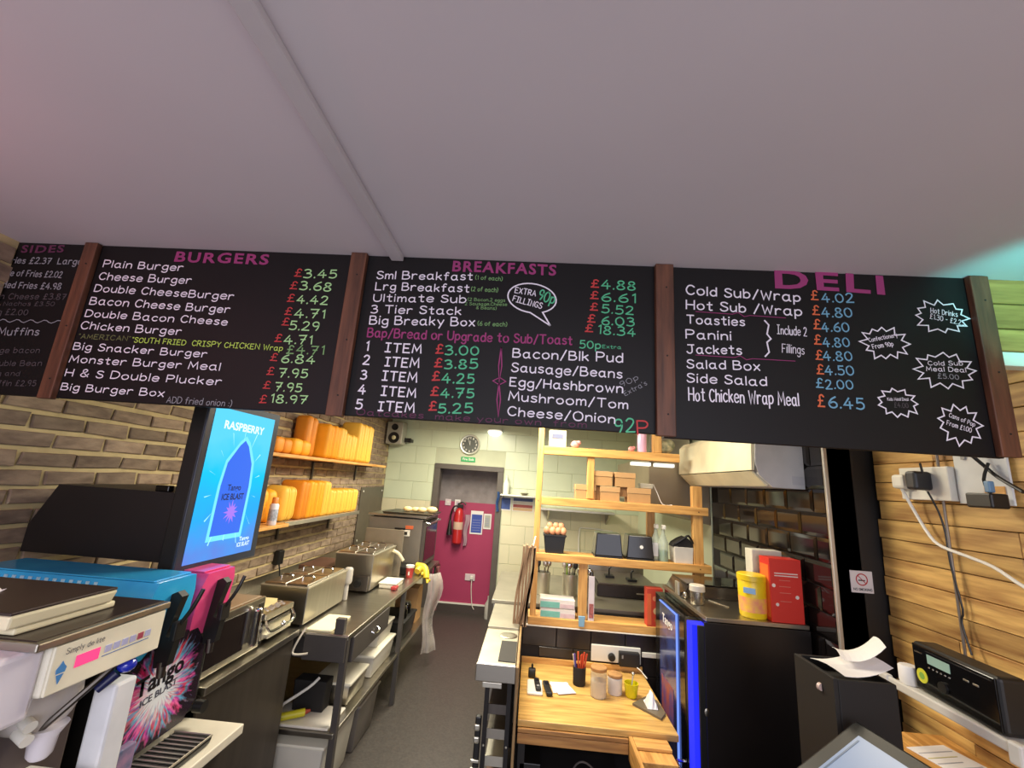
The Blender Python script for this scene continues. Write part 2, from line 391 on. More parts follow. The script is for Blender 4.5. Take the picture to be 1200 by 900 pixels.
for r in range(-12, 11):
    z = 1.80 + 0.038 + r * 0.0765
    off = 0.11 if r % 2 else 0.0
    for c in range(26):
        y = 0.55 + off + c * 0.222
        if y > YB - 0.06 or z > ZC - 0.02: continue
        # behind the boards, counters and the steel splash sheet nothing shows
        vis = (y < 6.0) and z < 1.98 + (y - 1.44) * 0.13 + 0.06 and z > 0.93
        if y > 5.25 and z < 1.62: vis = False
        brick_list.append((0 if vis else 1, y, z))
shown = [b for b in brick_list if b[0] == 0]
shown.sort(key=lambda b: b[1])
for k, (q, y, z) in enumerate(shown[:290]):
    piece('brick', BM[k * 7 % 6], (XL, y, z), wall_l, rot=((k * 37 % 7 - 3) * 0.004, 0, (k * 13 % 5 - 2) * 0.006))
s = S()
for (q, y, z) in shown[290:] + [b for b in brick_list if b[0]]:
    s.box(XL - 0.01, XL + 0.009 + random.uniform(0, .004), y - 0.105, y + 0.105, z - 0.032, z + 0.032)
rest = put('bricks', s, m_brick, wall_l, kind='stuff')

# back wall with large pale tiles and the doorway
m_back = mat('pale_grout', 'c3c8ac', 0.7, 0, 0.04)
m_mint = mat('pale_mint_tile', 'd3dcbf', 0.28, 0, 0.04, 3, 0, (1, 1, 1), 0.025)
m_cream = mat('cream_tile', 'e0d9b8', 0.35, 0, 0.04, 3, 0, (1, 1, 1), 0.02)
DX0, DX1, DZ = -1.335, -0.44, 1.955
s = S(); s.box(XL, DX0, YB, YB + 0.12, 0, ZC); s.box(DX1, 1.6, YB, YB + 0.12, 0, ZC); s.box(DX0, DX1, YB, YB + 0.12, DZ, ZC)
wall_b = struct('wall_back', s, m_back)
for r in range(0, 11):
    z0 = r * 0.245 + 0.006; z1 = min(z0 + 0.240, ZC)
    if z0 > ZC - 0.03: continue
    x = XL + 0.01 - (0.2 if r % 2 else 0)
    while x < XR:
        a, b = max(x, XL + 0.005), min(x + 0.395, XR)
        for (p, q) in ((a, min(b, DX0 - 0.05)), (max(a, DX1 + 0.05), b)) if z0 < DZ + 0.03 else ((a, b),):
            if q - p > 0.03:
                zz = z0 if not (z0 < DZ + 0.03 < z1 and p < DX0 - .05 + 0 and q > DX1) else z0
                me = meshof(S().box(-(q - p) / 2, (q - p) / 2, -0.006, 0.002, -(z1 - z0) / 2, (z1 - z0) / 2, 0.0015, 1), m_cream if z1 < 1.5 else m_mint, 'tile')
                piece('tile', me, ((p + q) / 2, YB, (z0 + z1) / 2), wall_b)
        x += 0.4
m_frame = mat('dark_door_frame', '5d5650', 0.5, 0, 0.08)
door = bpy.data.objects.new('door_1', None); C.objects.link(door); door.location = (-0.9, YB, 0); door['kind'] = 'structure'
put('jamb', S().box(DX0 - 0.035, DX0 + 0.045, YB - 0.03, YB + 0.14, 0, DZ - 0.035, 0.004), m_frame, door)
put('jamb', S().box(DX1 - 0.045, DX1 + 0.035, YB - 0.03, YB + 0.14, 0, DZ - 0.035, 0.004), m_frame, door)
put('lintel', S().box(DX0 - 0.035, DX1 + 0.035, YB - 0.032, YB + 0.14, DZ - 0.035, DZ + 0.035, 0.004), m_frame, door)
# the lobby seen through the doorway
m_mag = mat('magenta_paint', 'a8395f', 0.55, 0, 0.04, 3)
m_grey = mat('speckled_grey_panel', '938a8a', 0.6, 0, 0.12, 9, dark='7b7272')
s = S().box(-2.0, 0.1, 6.48, 6.55, 1.46, ZC); struct('wall_lobby', s, m_grey)
struct('wall_lobby_lower', S().box(-2.0, 0.1, 6.468, 6.482, 0.10, 1.47), m_mag)
struct('baseboard_lobby', S().box(-2.0, 0.1, 6.455, 6.483, 0.0, 0.11), mat('dark_skirting', '4a403c', 0.5))
struct('trim_2', S().box(-2.0, 0.1, 6.452, 6.47, 0.105, 0.125), white)
struct('wall_lobby_side', S().box(-2.0, -1.95, 6.2, 6.5, 0, ZC), m_mag)
for (x, z) in ((-1.24, 1.90), (-1.03, 1.87), (-0.86, 1.82), (-0.83, 1.72), (-1.22, 1.69), (-0.66, 1.64), (-0.9, 1.9)):
    pass

# right wall: black bevelled tiles, black return wall, reclaimed planks
m_grout = mat('dark_grout', '241f1d', 0.8)
m_btile = mat('black_glazed_tile', '171312', 0.10, 0, 0.05, 4, 0, (1, 1, 1), 0.10, coat=0.4)
wall_r = struct('wall_right', S().box(XR, XR + 0.12, YR, YB + 0.1, 0, ZC), m_grout)
TP, TH = 0.2335, 0.1165
def bevel_tile(w, h):
    s = S(); b = 0.016
    A = [(-w / 2, -h / 2), (w / 2, -h / 2), (w / 2, h / 2), (-w / 2, h / 2)]
    B = [(-w / 2 + b, -h / 2 + b), (w / 2 - b, -h / 2 + b), (w / 2 - b, h / 2 - b), (-w / 2 + b, h / 2 - b)]
    va = [s.bm.verts.new((0.0, p[0], p[1])) for p in A]; vm = [s.bm.verts.new((-0.004, p[0], p[1])) for p in A]; vb = [s.bm.verts.new((-0.011, p[0], p[1])) for p in B]
    for i in range(4):
        j = (i + 1) % 4
        s.bm.faces.new((va[i], va[j], vm[j], vm[i])); s.bm.faces.new((vm[i], vm[j], vb[j], vb[i]))
    s.bm.faces.new(vb); s.bm.faces.new(va[::-1])
    return s
TM = meshof(bevel_tile(TP - 0.004, TH - 0.004), m_btile, 'tile'); THM = meshof(bevel_tile(TP / 2 - 0.004, TH - 0.004), m_btile, 'tile')
for r in range(-7, 7):
    z = 1.752 - TH / 2 - r * TH
    if z + TH / 2 > ZC: continue
    for c in range(0, 6):
        y = YR + TP / 2 + c * TP + (0 if r % 2 else 0)
        if r % 2:
            y = YR + c * TP
            if c == 0: piece('tile', THM, (XR, YR + TP / 4, z), wall_r); continue
        piece('tile', TM, (XR, y, z), wall_r)
struct('wall_right_far', S().box(XR - 0.012, XR + 0.001, 3.66, YB, 0, ZC), m_mint)
m_ret = mat('black_gloss_panel', '191614', 0.55, 0, 0.12, 3)
struct('wall_return', S().box(XR, XP + 0.1, YR, YR + 0.05, 0, ZC), m_ret)
struct('trim_3', S().box(XR - 0.014, XR + 0.004, YR - 0.008, YR + 0.006, 0, 2.3, 0.002), mat('tile_edge_strip', 'c9c3b6', 0.35, 0.6))
wall_p = struct('wall_planked', S().box(XP + 0.022, XP + 0.12, -0.3, YR + 0.05, 0, ZC), mat('plank_backing', '2a2019', 0.9))
rr = random.Random(5)
m_plank = wood('reclaimed_plank', 'e2b86c', '8f6030', 1, 0.22, 0.55, 3.6)
PL = 0.0845
for r in range(-11, 11):
    zc = 1.747 - PL / 2 - r * PL
    if zc + PL / 2 > ZC: continue
    cuts = [YR - rr.uniform(0.003, 0.03)]
    cuts.append(rr.choice([1.62, 1.9, 1.45, 1.2]) if r not in (1,) else 1.62)
    cuts += [0.95 if cuts[-1] > 1.3 else 0.7, -0.2]
    for a, b in zip(cuts, cuts[1:]):
        s = S().box(-0.010 - rr.uniform(0, .005), 0.012, -(a - b) / 2 + 0.0015, (a - b) / 2 - 0.0015, -PL / 2 + 0.0015, PL / 2 - 0.0015, 0.002, 1)
        piece('plank', meshof(s, m_plank, 'plank'), (XP + 0.01, (a + b) / 2, zc), wall_p)
# planked fascia beside the boards
fas = struct('wall_fascia', S().box(1.50, XP + 0.02, 1.462, 1.50, 2.335, ZC), mat('plank_backing', '2a2019', 0.9))
for z0, z1 in ((2.505, 2.592), (2.415, 2.500), (2.335, 2.410)):
    piece('plank', meshof(S().box(-0.085, 0.075, -0.012, 0.01, -(z1 - z0) / 2, (z1 - z0) / 2, 0.003, 1), green_w, 'plank'), (1.59, 1.455, (z0 + z1) / 2), fas)
struct('trim_4', S().box(1.50, XP, 1.45, 1.50, 2.285, 2.333, 0.003), white)

# ================================================================== MENU BOARDS
COL = dict(w='e9e2ee', g='a9d896', gg='78a468', g2='55b98a', y='b6d45a', o='6f7448', r='c23a3a', m='98356f', md='5d2748', gr='8f8f96', gd='4e474b')
COL['or'] = 'd9683f'; COL['bl'] = '6fa3c0'
PAINT = {k: mat('chalk_paint_' + k, v, 0.7, 0, 0.02) for k, v in COL.items()}
TEXTS=[
('b','BURGERS',-1.412,2.534,-1.039,2.538,0.041,'m',2),
('b','Plain Burger',-1.69,2.499,-1.369,2.497,0.028,'w',0),
('b','Cheese Burger',-1.692,2.447,-1.324,2.445,0.028,'w',0),
('b','Double CheeseBurger',-1.696,2.398,-1.145,2.389,0.028,'w',0),
('b','Bacon Cheese Burger',-1.699,2.346,-1.148,2.337,0.028,'w',0),
('b','Double Bacon Cheese',-1.702,2.296,-1.147,2.289,0.027,'w',0),
('b','Chicken Burger',-1.705,2.248,-1.313,2.243,0.027,'w',0),
('b','"AMERICAN"',-1.702,2.21,-1.501,2.21,0.017,'o',0),
('b','"SOUTH FRIED  CRISPY CHICKEN Wrap',-1.491,2.206,-0.919,2.203,0.019,'y',0),
('b','£4.71',-0.902,2.194,-0.767,2.197,0.03,'gg',0),
('b','Big Snacker Burger',-1.711,2.167,-1.196,2.164,0.026,'w',0),
('b','Monster Burger Meal',-1.717,2.118,-1.136,2.118,0.026,'w',0),
('b','H & S Double Plucker',-1.718,2.067,-1.119,2.065,0.026,'w',0),
('b','Big Burger Box',-1.722,2.015,-1.319,2.012,0.025,'w',0),
('b','ADD fried onion :)',-1.302,1.992,-1.064,1.991,0.022,'gr',-1),
('b','£',-0.928,2.494,-0.902,2.494,0.028,'r',0),
('b','3.45',-0.892,2.489,-0.769,2.493,0.033,'g',0),
('b','£',-0.936,2.443,-0.91,2.443,0.027,'r',0),
('b','3.68',-0.899,2.442,-0.781,2.439,0.033,'g',0),
('b','£',-0.937,2.392,-0.911,2.393,0.027,'r',0),
('b','4.42',-0.899,2.387,-0.784,2.387,0.032,'g',0),
('b','£',-0.937,2.341,-0.911,2.341,0.026,'r',0),
('b','4.71',-0.898,2.33,-0.787,2.334,0.032,'g',0),
('b','£',-0.94,2.3,-0.914,2.3,0.026,'r',0),
('b','5.29',-0.909,2.284,-0.801,2.284,0.031,'g',0),
('b','£',-0.954,2.236,-0.929,2.237,0.026,'r',0),
('b','4.71',-0.918,2.228,-0.817,2.234,0.031,'g',0),
('b','£',-0.957,2.165,-0.932,2.165,0.025,'r',0),
('b','6.84',-0.915,2.16,-0.794,2.16,0.03,'g',0),
('b','£',-0.959,2.113,-0.934,2.114,0.025,'r',0),
('b','7.95',-0.914,2.106,-0.812,2.109,0.03,'g',0),
('b','£',-0.963,2.063,-0.938,2.063,0.024,'r',0),
('b','7.95',-0.919,2.056,-0.824,2.057,0.029,'g',0),
('b','£',-0.966,2.011,-0.941,2.012,0.025,'r',0),
('b','18.97',-0.928,2.014,-0.797,2.016,0.028,'g',0),
('s','SIDES',-2.048,2.546,-1.871,2.554,0.031,'md',1),
('s','Fries £2.37  Large',-2.092,2.499,-1.782,2.506,0.025,'gr',0),
('s','Side of Fries £2.02',-2.094,2.446,-1.845,2.448,0.025,'gr',0),
('s','Loaded Fries £4.98',-2.133,2.396,-1.834,2.399,0.025,'gr',0),
('s','with Cheese £3.87',-2.115,2.348,-1.801,2.36,0.022,'gd',0),
('s','Nachos £3.50',-2.041,2.324,-1.837,2.332,0.016,'gd',0),
('s','Egg £2.00',-2.092,2.284,-1.932,2.291,0.022,'gd',0),
('s','Muffins',-2.023,2.206,-1.862,2.214,0.028,'gr',0),
('s','Sausage bacon',-2.101,2.133,-1.836,2.147,0.02,'gd',0),
('s','Double Bean',-2.021,2.088,-1.812,2.099,0.019,'gd',0),
('s','egg and',-2.008,2.052,-1.884,2.057,0.016,'gd',0),
('s','muffin £2.95',-1.994,2.014,-1.81,2.023,0.019,'gd',0),
('k','BREAKFASTS',-0.337,2.541,0.044,2.54,0.041,'m',2),
('k','Sml Breakfast',-0.614,2.498,-0.26,2.507,0.029,'w',0),
('k','(1 of each)',-0.248,2.511,-0.15,2.509,0.015,'gg',0),
('k','Lrg Breakfast',-0.613,2.453,-0.268,2.46,0.029,'w',0),
('k','(2 of each)',-0.259,2.465,-0.163,2.464,0.016,'gg',0),
('k','Ultimate Sub',-0.614,2.408,-0.275,2.418,0.028,'w',0),
('k','(2 Bacon,2 eggs',-0.268,2.426,-0.134,2.428,0.011,'gg',0),
('k','2 Sausage,Cheese',-0.277,2.409,-0.126,2.413,0.011,'gg',0),
('k','& Beans)',-0.235,2.396,-0.163,2.396,0.011,'gg',0),
('k','3 Tier Stack',-0.617,2.363,-0.289,2.372,0.029,'w',0),
('k','Big Breaky Box',-0.616,2.319,-0.236,2.331,0.03,'w',0),
('k','(6 of each)',-0.224,2.334,-0.121,2.335,0.015,'gg',0),
('k','Bap/Bread or Upgrade to Sub/Toast',-0.617,2.271,0.11,2.279,0.032,'m',1),
('k','50p',0.138,2.268,0.209,2.269,0.027,'g2',0),
('k','Extra',0.216,2.272,0.279,2.272,0.012,'g2',0),
('k','1   ITEM',-0.617,2.22,-0.417,2.22,0.032,'w',1),
('k','2   ITEM',-0.618,2.169,-0.419,2.167,0.032,'w',1),
('k','3   ITEM',-0.619,2.116,-0.42,2.115,0.032,'w',1),
('k','4   ITEM',-0.619,2.062,-0.418,2.062,0.031,'w',1),
('k','5   ITEM',-0.621,2.009,-0.417,2.009,0.031,'w',1),
('k','£',-0.364,2.223,-0.338,2.225,0.03,'r',1),
('k','3.00',-0.33,2.219,-0.213,2.225,0.032,'g2',1),
('k','£',-0.363,2.174,-0.337,2.175,0.028,'r',1),
('k','3.85',-0.327,2.169,-0.213,2.176,0.032,'g2',1),
('k','£',-0.366,2.125,-0.34,2.127,0.029,'r',1),
('k','4.25',-0.33,2.117,-0.221,2.122,0.032,'g2',1),
('k','£',-0.365,2.072,-0.339,2.073,0.028,'r',1),
('k','4.75',-0.329,2.066,-0.217,2.072,0.031,'g2',1),
('k','£',-0.366,2.02,-0.34,2.022,0.028,'r',1),
('k','5.25',-0.332,2.012,-0.217,2.019,0.031,'g2',1),
('k','Bacon/Blk Pud',-0.092,2.223,0.285,2.224,0.031,'w',0),
('k','Sausage/Beans',-0.093,2.172,0.283,2.169,0.03,'w',0),
('k','Egg/Hashbrown',-0.095,2.12,0.286,2.117,0.03,'w',0),
('k','Mushroom/Tom',-0.096,2.07,0.303,2.065,0.029,'w',0),
('k','Cheese/Onion',-0.096,2.019,0.261,2.013,0.029,'w',0),
('k','90p',0.283,2.137,0.34,2.168,0.018,'gr',-1),
('k',"Extra's",0.296,2.108,0.368,2.151,0.016,'gr',-1),
('k','92',0.263,1.983,0.328,1.987,0.043,'g2',0),
('k','P',0.337,1.981,0.371,1.983,0.043,'r',0),
('k','Oatcakes  make your own  from',-0.615,1.97,0.168,1.979,0.027,'md',0),
('k','£',0.171,2.499,0.198,2.499,0.027,'r',1),
('k','4.88',0.209,2.495,0.326,2.493,0.032,'g2',0),
('k','£',0.17,2.455,0.197,2.455,0.026,'r',1),
('k','6.61',0.21,2.446,0.327,2.446,0.032,'g2',0),
('k','£',0.17,2.411,0.196,2.411,0.025,'r',1),
('k','5.52',0.211,2.403,0.32,2.4,0.031,'g2',0),
('k','£',0.162,2.366,0.188,2.366,0.026,'r',1),
('k','6.03',0.212,2.358,0.323,2.357,0.031,'g2',0),
('k','£',0.155,2.33,0.181,2.33,0.025,'r',1),
('k','18.34',0.198,2.325,0.327,2.319,0.03,'g2',0),
('k','EXTRA',-0.101,2.465,-0.026,2.455,0.021,'w',0),
('k','90p',-0.018,2.444,0.039,2.427,0.038,'g2',0),
('k','FILLINGS',-0.107,2.433,-0.003,2.408,0.021,'w',0),
('d','DELI',0.811,2.527,1.179,2.519,0.068,'m',3),
('d','Cold Sub/Wrap',0.505,2.487,0.892,2.476,0.033,'w',0),
('d','Hot Sub /Wrap',0.504,2.432,0.893,2.423,0.032,'w',0),
('d','Toasties',0.505,2.378,0.699,2.377,0.031,'w',0),
('d','Panini',0.501,2.323,0.651,2.324,0.03,'w',0),
('d','Jackets',0.503,2.27,0.684,2.274,0.03,'w',0),
('d','Salad Box',0.502,2.217,0.741,2.221,0.029,'w',0),
('d','Side Salad',0.501,2.167,0.76,2.169,0.029,'w',0),
('d','Hot Chicken Wrap Meal',0.505,2.105,0.859,2.107,0.042,'w',0),
('d','Include 2',0.807,2.354,0.904,2.351,0.031,'w',0),
('d','Fillings',0.819,2.289,0.89,2.285,0.031,'w',0),
('d','£',0.93,2.486,0.953,2.486,0.032,'or',0),
('d','4.02',0.967,2.478,1.071,2.483,0.032,'bl',0),
('d','£',0.93,2.431,0.953,2.431,0.031,'or',0),
('d','4.80',0.962,2.423,1.06,2.428,0.032,'bl',0),
('d','£',0.93,2.379,0.952,2.379,0.032,'or',0),
('d','4.60',0.957,2.37,1.045,2.374,0.031,'bl',0),
('d','£',0.927,2.324,0.949,2.324,0.031,'or',0),
('d','4.80',0.956,2.315,1.041,2.321,0.03,'bl',0),
('d','£',0.927,2.27,0.949,2.27,0.03,'or',0),
('d','4.80',0.953,2.267,1.044,2.272,0.03,'bl',0),
('d','£',0.926,2.22,0.948,2.22,0.03,'or',0),
('d','4.50',0.954,2.218,1.044,2.221,0.03,'bl',0),
('d','£',0.92,2.173,0.942,2.173,0.029,'bl',0),
('d','2.00',0.951,2.169,1.037,2.174,0.029,'bl',0),
('d','£',0.92,2.109,0.941,2.109,0.037,'or',0),
('d','6.45',0.955,2.106,1.064,2.107,0.037,'bl',0),
('d','Hot Drinks',1.319,2.456,1.403,2.445,0.018,'w',0),
('d','£1.30 - £2.25',1.313,2.435,1.42,2.415,0.018,'w',0),
('d','Confectionery',1.107,2.34,1.2,2.364,0.014,'w',0),
('d','From 90p',1.116,2.316,1.183,2.331,0.015,'w',0),
('d','Cold Sub',1.285,2.269,1.394,2.274,0.014,'w',0),
('d','Meal Deal',1.277,2.249,1.4,2.251,0.015,'w',0),
('d','Kids Meal Deal',1.141,2.141,1.206,2.144,0.01,'w',0),
('d','Cans of Pop',1.324,2.099,1.397,2.071,0.014,'w',0),
('d','From £1.00',1.313,2.072,1.384,2.051,0.015,'w',0),
('d','£5.00',1.309,2.226,1.374,2.225,0.016,'gr',0),
('d','£4.00',1.16,2.12,1.203,2.12,0.016,'gd',0),
]
BY = 1.44
edges = {'s': (-2.10, -1.725), 'b': (-1.72, -0.681), 'k': (-0.679, 0.42), 'd': (0.422, 1.475)}
blabel = {'s': 'black menu board of sides and muffins at the far left, cut by the frame',
          'b': 'black menu board headed BURGERS with green prices',
          'k': 'black menu board headed BREAKFASTS with a speech bubble',
          'd': 'black menu board headed DELI with white starbursts'}
boards = {}
for k, (x0, x1) in edges.items():
    t = thing('menu_board', blabel[k], 'menu board', ((x0 + x1) / 2, BY + 0.01, 1.985), 'menu boards under the ceiling')
    put('panel', S().box(x0 + 0.001, x1 - 0.001, BY, BY + 0.018, 1.985 if k != 'd' else 1.975, ZC - 0.001, 0.002, 1), board_m, t)
    boards[k] = t
serif = {'BURGERS', 'BREAKFASTS', 'DELI', 'SIDES'}
for i, (b, txt, x0, z0, x1, z1, h, c, w) in enumerate(TEXTS):
    nm = 'heading' if txt in serif else ('price' if txt[0] in '£0123456789' and 'ITEM' not in txt and 'Tier' not in txt else 'lettering')
    if b == 'b' and x0 < -1.709: x0 = -1.709
    if txt.startswith('Oatcakes'): z0 = 1.990; z1 = 1.992; h = 0.020
    args = (nm, txt, PAINT[c], boards[b], (x0, BY - 0.0012, z0), (x1 - x0, 0, z1 - z0), (-(z1 - z0), 0, (x1 - x0)), math.hypot(x1 - x0, z1 - z0), h)
    if txt in serif: lettering(*args, 0.028, 0.012)
    else: handwriting(*args, max(0.0011, min(0.0052, h * (0.15 if w < 1 else 0.19), (x1 - x0) / len(txt) * 0.26)) * (0.75 if w < 0 else 1))
def stroke(name, pts, w, m, parent, closed=False):
    """a painted line of constant width on the board"""
    s = S(); P = [Vector((p[0], p[1])) for p in pts]; n = len(P); L_, R_ = [], []
    for i, p in enumerate(P):
        a = P[i - 1] if (i or closed) else p; b = P[(i + 1) % n] if (i < n - 1 or closed) else p
        d1 = (p - a).normalized() if (p - a).length > 0 else (b - p).normalized()
        d2 = (b - p).normalized() if (b - p).length > 0 else d1
        n1 = Vector((-d1.y, d1.x)); n2 = Vector((-d2.y, d2.x)); nn = (n1 + n2)
        nn = nn.normalized() if nn.length > 1e-5 else n1
        k = min(1.0 / max(nn.dot(n1), 0.3), 2.2)
        L_.append(s.bm.verts.new((p.x + nn.x * w * k / 2, BY - 0.0016, p.y + nn.y * w * k / 2)))
        R_.append(s.bm.verts.new((p.x - nn.x * w * k / 2, BY - 0.0016, p.y - nn.y * w * k / 2)))
    for i in range(n if closed else n - 1):
        j = (i + 1) % n; s.bm.faces.new((L_[i], L_[j], R_[j], R_[i]))
    return put(name, s, m, parent)
# speech bubble round EXTRA 90P FILLINGS
el = [(-0.038 + 0.087 * math.cos(a), 2.447 - 0.06 * math.cos(a) * 0.12 + 0.056 * math.sin(a)) for a in [math.radians(-62 + i * (330 / 30)) for i in range(31)]]
stroke('bubble_outline', [(0.033, 2.345)] + el[0:1] + el[1:] + [(0.033, 2.345)], 0.005, PAINT['w'], boards['k'])
# purple divider ornament
stroke('ornament', [(-0.135, 2.258), (-0.139, 2.19), (-0.133, 2.13), (-0.128, 2.19), (-0.135, 2.258)], 0.004, PAINT['m'], boards['k'])
stroke('ornament', [(-0.133, 2.13), (-0.136, 2.07), (-0.127, 2.012), (-0.124, 2.07), (-0.133, 2.13)], 0.004, PAINT['m'], boards['k'])
stroke('ornament', [(-0.155, 2.135), (-0.132, 2.148), (-0.110, 2.135), (-0.132, 2.122)], 0.003, PAINT['m'], boards['k'], True)
stroke('brace', [(0.767, 2.402), (0.781, 2.385), (0.773, 2.352), (0.785, 2.335), (0.771, 2.322), (0.776, 2.287), (0.761, 2.27)], 0.005, PAINT['w'], boards['d'])
stroke('flourish', [(0.535, 2.423), (0.66, 2.419), (0.68, 2.426), (0.70, 2.412), (0.72, 2.417), (0.84, 2.414)], 0.0022, PAINT['m'], boards['d'])
stroke('flourish', [(0.531, 2.264), (0.66, 2.262), (0.68, 2.269), (0.70, 2.256), (0.72, 2.261), (0.86, 2.260)], 0.0022, PAINT['m'], boards['d'])
stroke('wavy_line', [(-2.09 + i * 0.011, 2.262 + 0.006 * math.sin(i * 1.25) + 0.0003 * i) for i in range(31)], 0.003, PAINT['gr'], boards['s'])
rs = random.Random(3)
for (cx, cz, rx, rz, n) in ((1.352, 2.443, 0.088, 0.060, 12), (1.155, 2.339, 0.076, 0.058, 12), (1.335, 2.254, 0.098, 0.063, 12), (1.172, 2.136, 0.064, 0.050, 11), (1.354, 2.076, 0.064, 0.066, 11)):
    pts = []
    for i in range(2 * n):
        a = 2 * PI * i / (2 * n) + rs.uniform(-.07, .07); f = rs.uniform(0.93, 1.10) if i % 2 == 0 else rs.uniform(0.70, 0.78)
        pts.append((cx + rx * f * math.cos(a), cz + rz * f * math.sin(a)))
    stroke('starburst', pts, 0.0042, PAINT['w'], boards['d'], True)
for (x0, x1, lab) in ((-2.125, -2.095, 'brown timber batten at the far left end of the menu boards'),
                 (-1.768, -1.716, 'brown timber batten between the sides board and the burgers board'),
                 (-0.715, -0.656, 'brown timber batten between the burgers board and the breakfasts board'),
                 (0.394, 0.456, 'brown timber batten between the breakfasts board and the deli board'),
                 (1.446, 1.505, 'brown timber batten closing the right end of the deli board')):
    t = thing('timber_batten', lab, 'timber batten', ((x0 + x1) / 2, 1.43, 1.98), 'battens of the menu boards')
    put('timber', S().box(x0, x1, 1.417, 1.4395, 1.978, ZC - 0.002, 0.003), batten_w, t)
    for z in (2.50, 2.25, 2.05):
        put('screw', S().cyl(((x0 + x1) / 2 + 0.005, 1.4175, z), ((x0 + x1) / 2 + 0.005, 1.4155, z), 0.003, n=8), black_m, t)

# ================================================================== LEFT SIDE: COUNTERS AND TABLES
m_front = mat('brushed_dark_front', '5a524a', 0.42, 0.75, 0.10, 3, 0.02, (1, 6, 0.6))
t = thing('steel_counter', 'low steel-topped counter with dark brushed front under the microwave', 'counter', (-1.6, 2.2, 0))
put('worktop', S().box(-2.05, -1.28, 1.93, 2.66, 0.868, 0.90, 0.003), steel, t)
put('front_panel', S().box(-1.312, -1.297, 1.93, 2.64, 0.06, 0.868, 0.002), m_front, t)
put('end_panel', S().box(-2.03, -1.313, 2.62, 2.64, 0.06, 0.868), m_front, t)
put('shelf', S().box(-2.03, -1.315, 1.94, 2.615, 0.30, 0.315), steel_d, t)
put('plinth', S().box(-2.0, -1.35, 1.95, 2.6, 0.0, 0.06), black_m, t)
struct('trim_5', S().box(-2.056, -2.051, 1.93, 2.66, 0.868, 1.0), steel)

t = thing('drinks_counter', 'pale steel ledge counter under the drip tray, lower than the microwave counter', 'counter', (-1.5, 1.2, 0))
put('worktop', S().box(-2.05, -1.085, 0.30, 1.915, 0.765, 0.80, 0.004), mat('cream_slab', 'd8d0bc', .4), t)
put('front_panel', S().box(-1.16, -1.145, 0.32, 1.90, 0.05, 0.765), m_front, t)
put('end_panel', S().box(-2.0, -1.162, 1.885, 1.90, 0.05, 0.765), m_front, t)
put('plinth', S().box(-2.0, -1.2, 0.35, 1.88, 0.0, 0.05), black_m, t)

# steel prep table with drawer, lower shelf
t = thing('prep_table', 'long stainless prep table with a drawer and lower shelf along the brick wall', 'table', (-1.5, 3.6, 0))
put('worktop', S().box(-2.05, -1.01, 2.71, 5.20, 0.845, 0.872, 0.004), steel, t)
struct('trim_6', S().box(-2.056, -2.051, 2.71, 5.20, 0.86, 0.96), steel)
put('end_panel', S().box(-1.26, -1.015, 2.69, 2.709, 0.735, 0.868, 0.002), steel_p, t, label='dark grey end panel')
for y in (2.735, 3.90, 5.15):
    put('leg', S().box(-1.048, -1.012, y - 0.018, y + 0.018, 0.0, 0.845, 0.002, 1), steel_p, t)
    put('leg', S().box(-2.03, -1.995, y - 0.018, y + 0.018, 0.0, 0.845, 0.002, 1), steel_p, t)
put('lower_shelf', S().box(-2.02, -1.02, 2.70, 5.18, 0.355, 0.38, 0.003), steel, t)
d = put('drawer', S().box(-1.60, -1.006, 2.80, 3.46, 0.70, 0.838, 0.004), steel_p, t)
put('drawer_handle', S().tube([(-1.006, 3.10, 0.776), (-0.985, 3.11, 0.765), (-0.982, 3.15, 0.76), (-0.985, 3.19, 0.765), (-1.006, 3.20, 0.776)], 0.006), chrome, d)
single('socket_box', S().box(-1.10, -1.045, 2.712, 2.75, 0.8725, 0.955, 0.003), steel_p, 'small dark grey upright box on the near corner of the prep table', 'box')

# microwave
m_glass = mat('dark_oven_glass', '1e1818', 0.12, 0, 0.04)
t = thing('microwave_oven', 'stainless microwave oven with a black window and a big vertical handle', 'microwave', (-1.55, 2.12, 0.90))
put('casing', S().box(-1.80, -1.345, 1.94, 2.335, 0.915, 1.15, 0.006), steel_l, t)
dr = put('door', S().box(-1.345, -1.325, 1.935, 2.335, 0.915, 1.15, 0.005), steel, t)
put('window', S().box(-1.3255, -1.3225, 1.95, 2.20, 0.945, 1.115, 0.001), m_glass, dr)
put('handle', S().box(-1.322, -1.285, 2.228, 2.262, 0.945, 1.12, 0.014, 3), chrome, dr)
put('control_strip', S().box(-1.3255, -1.322, 2.285, 2.325, 0.94, 1.125, 0.001), steel_d, t)
put('dial', S().cyl((-1.322, 2.305, 1.06), (-1.306, 2.305, 1.06), 0.014), chrome, t)
put('dial', S().cyl((-1.322, 2.305, 1.00), (-1.306, 2.305, 1.00), 0.014), chrome, t)
for x in (-1.75, -1.38):
    for y in (1.97, 2.30): put('foot', S().cyl((x, y, 0.90), (x, y, 0.915), 0.012, n=10), rubber, t)

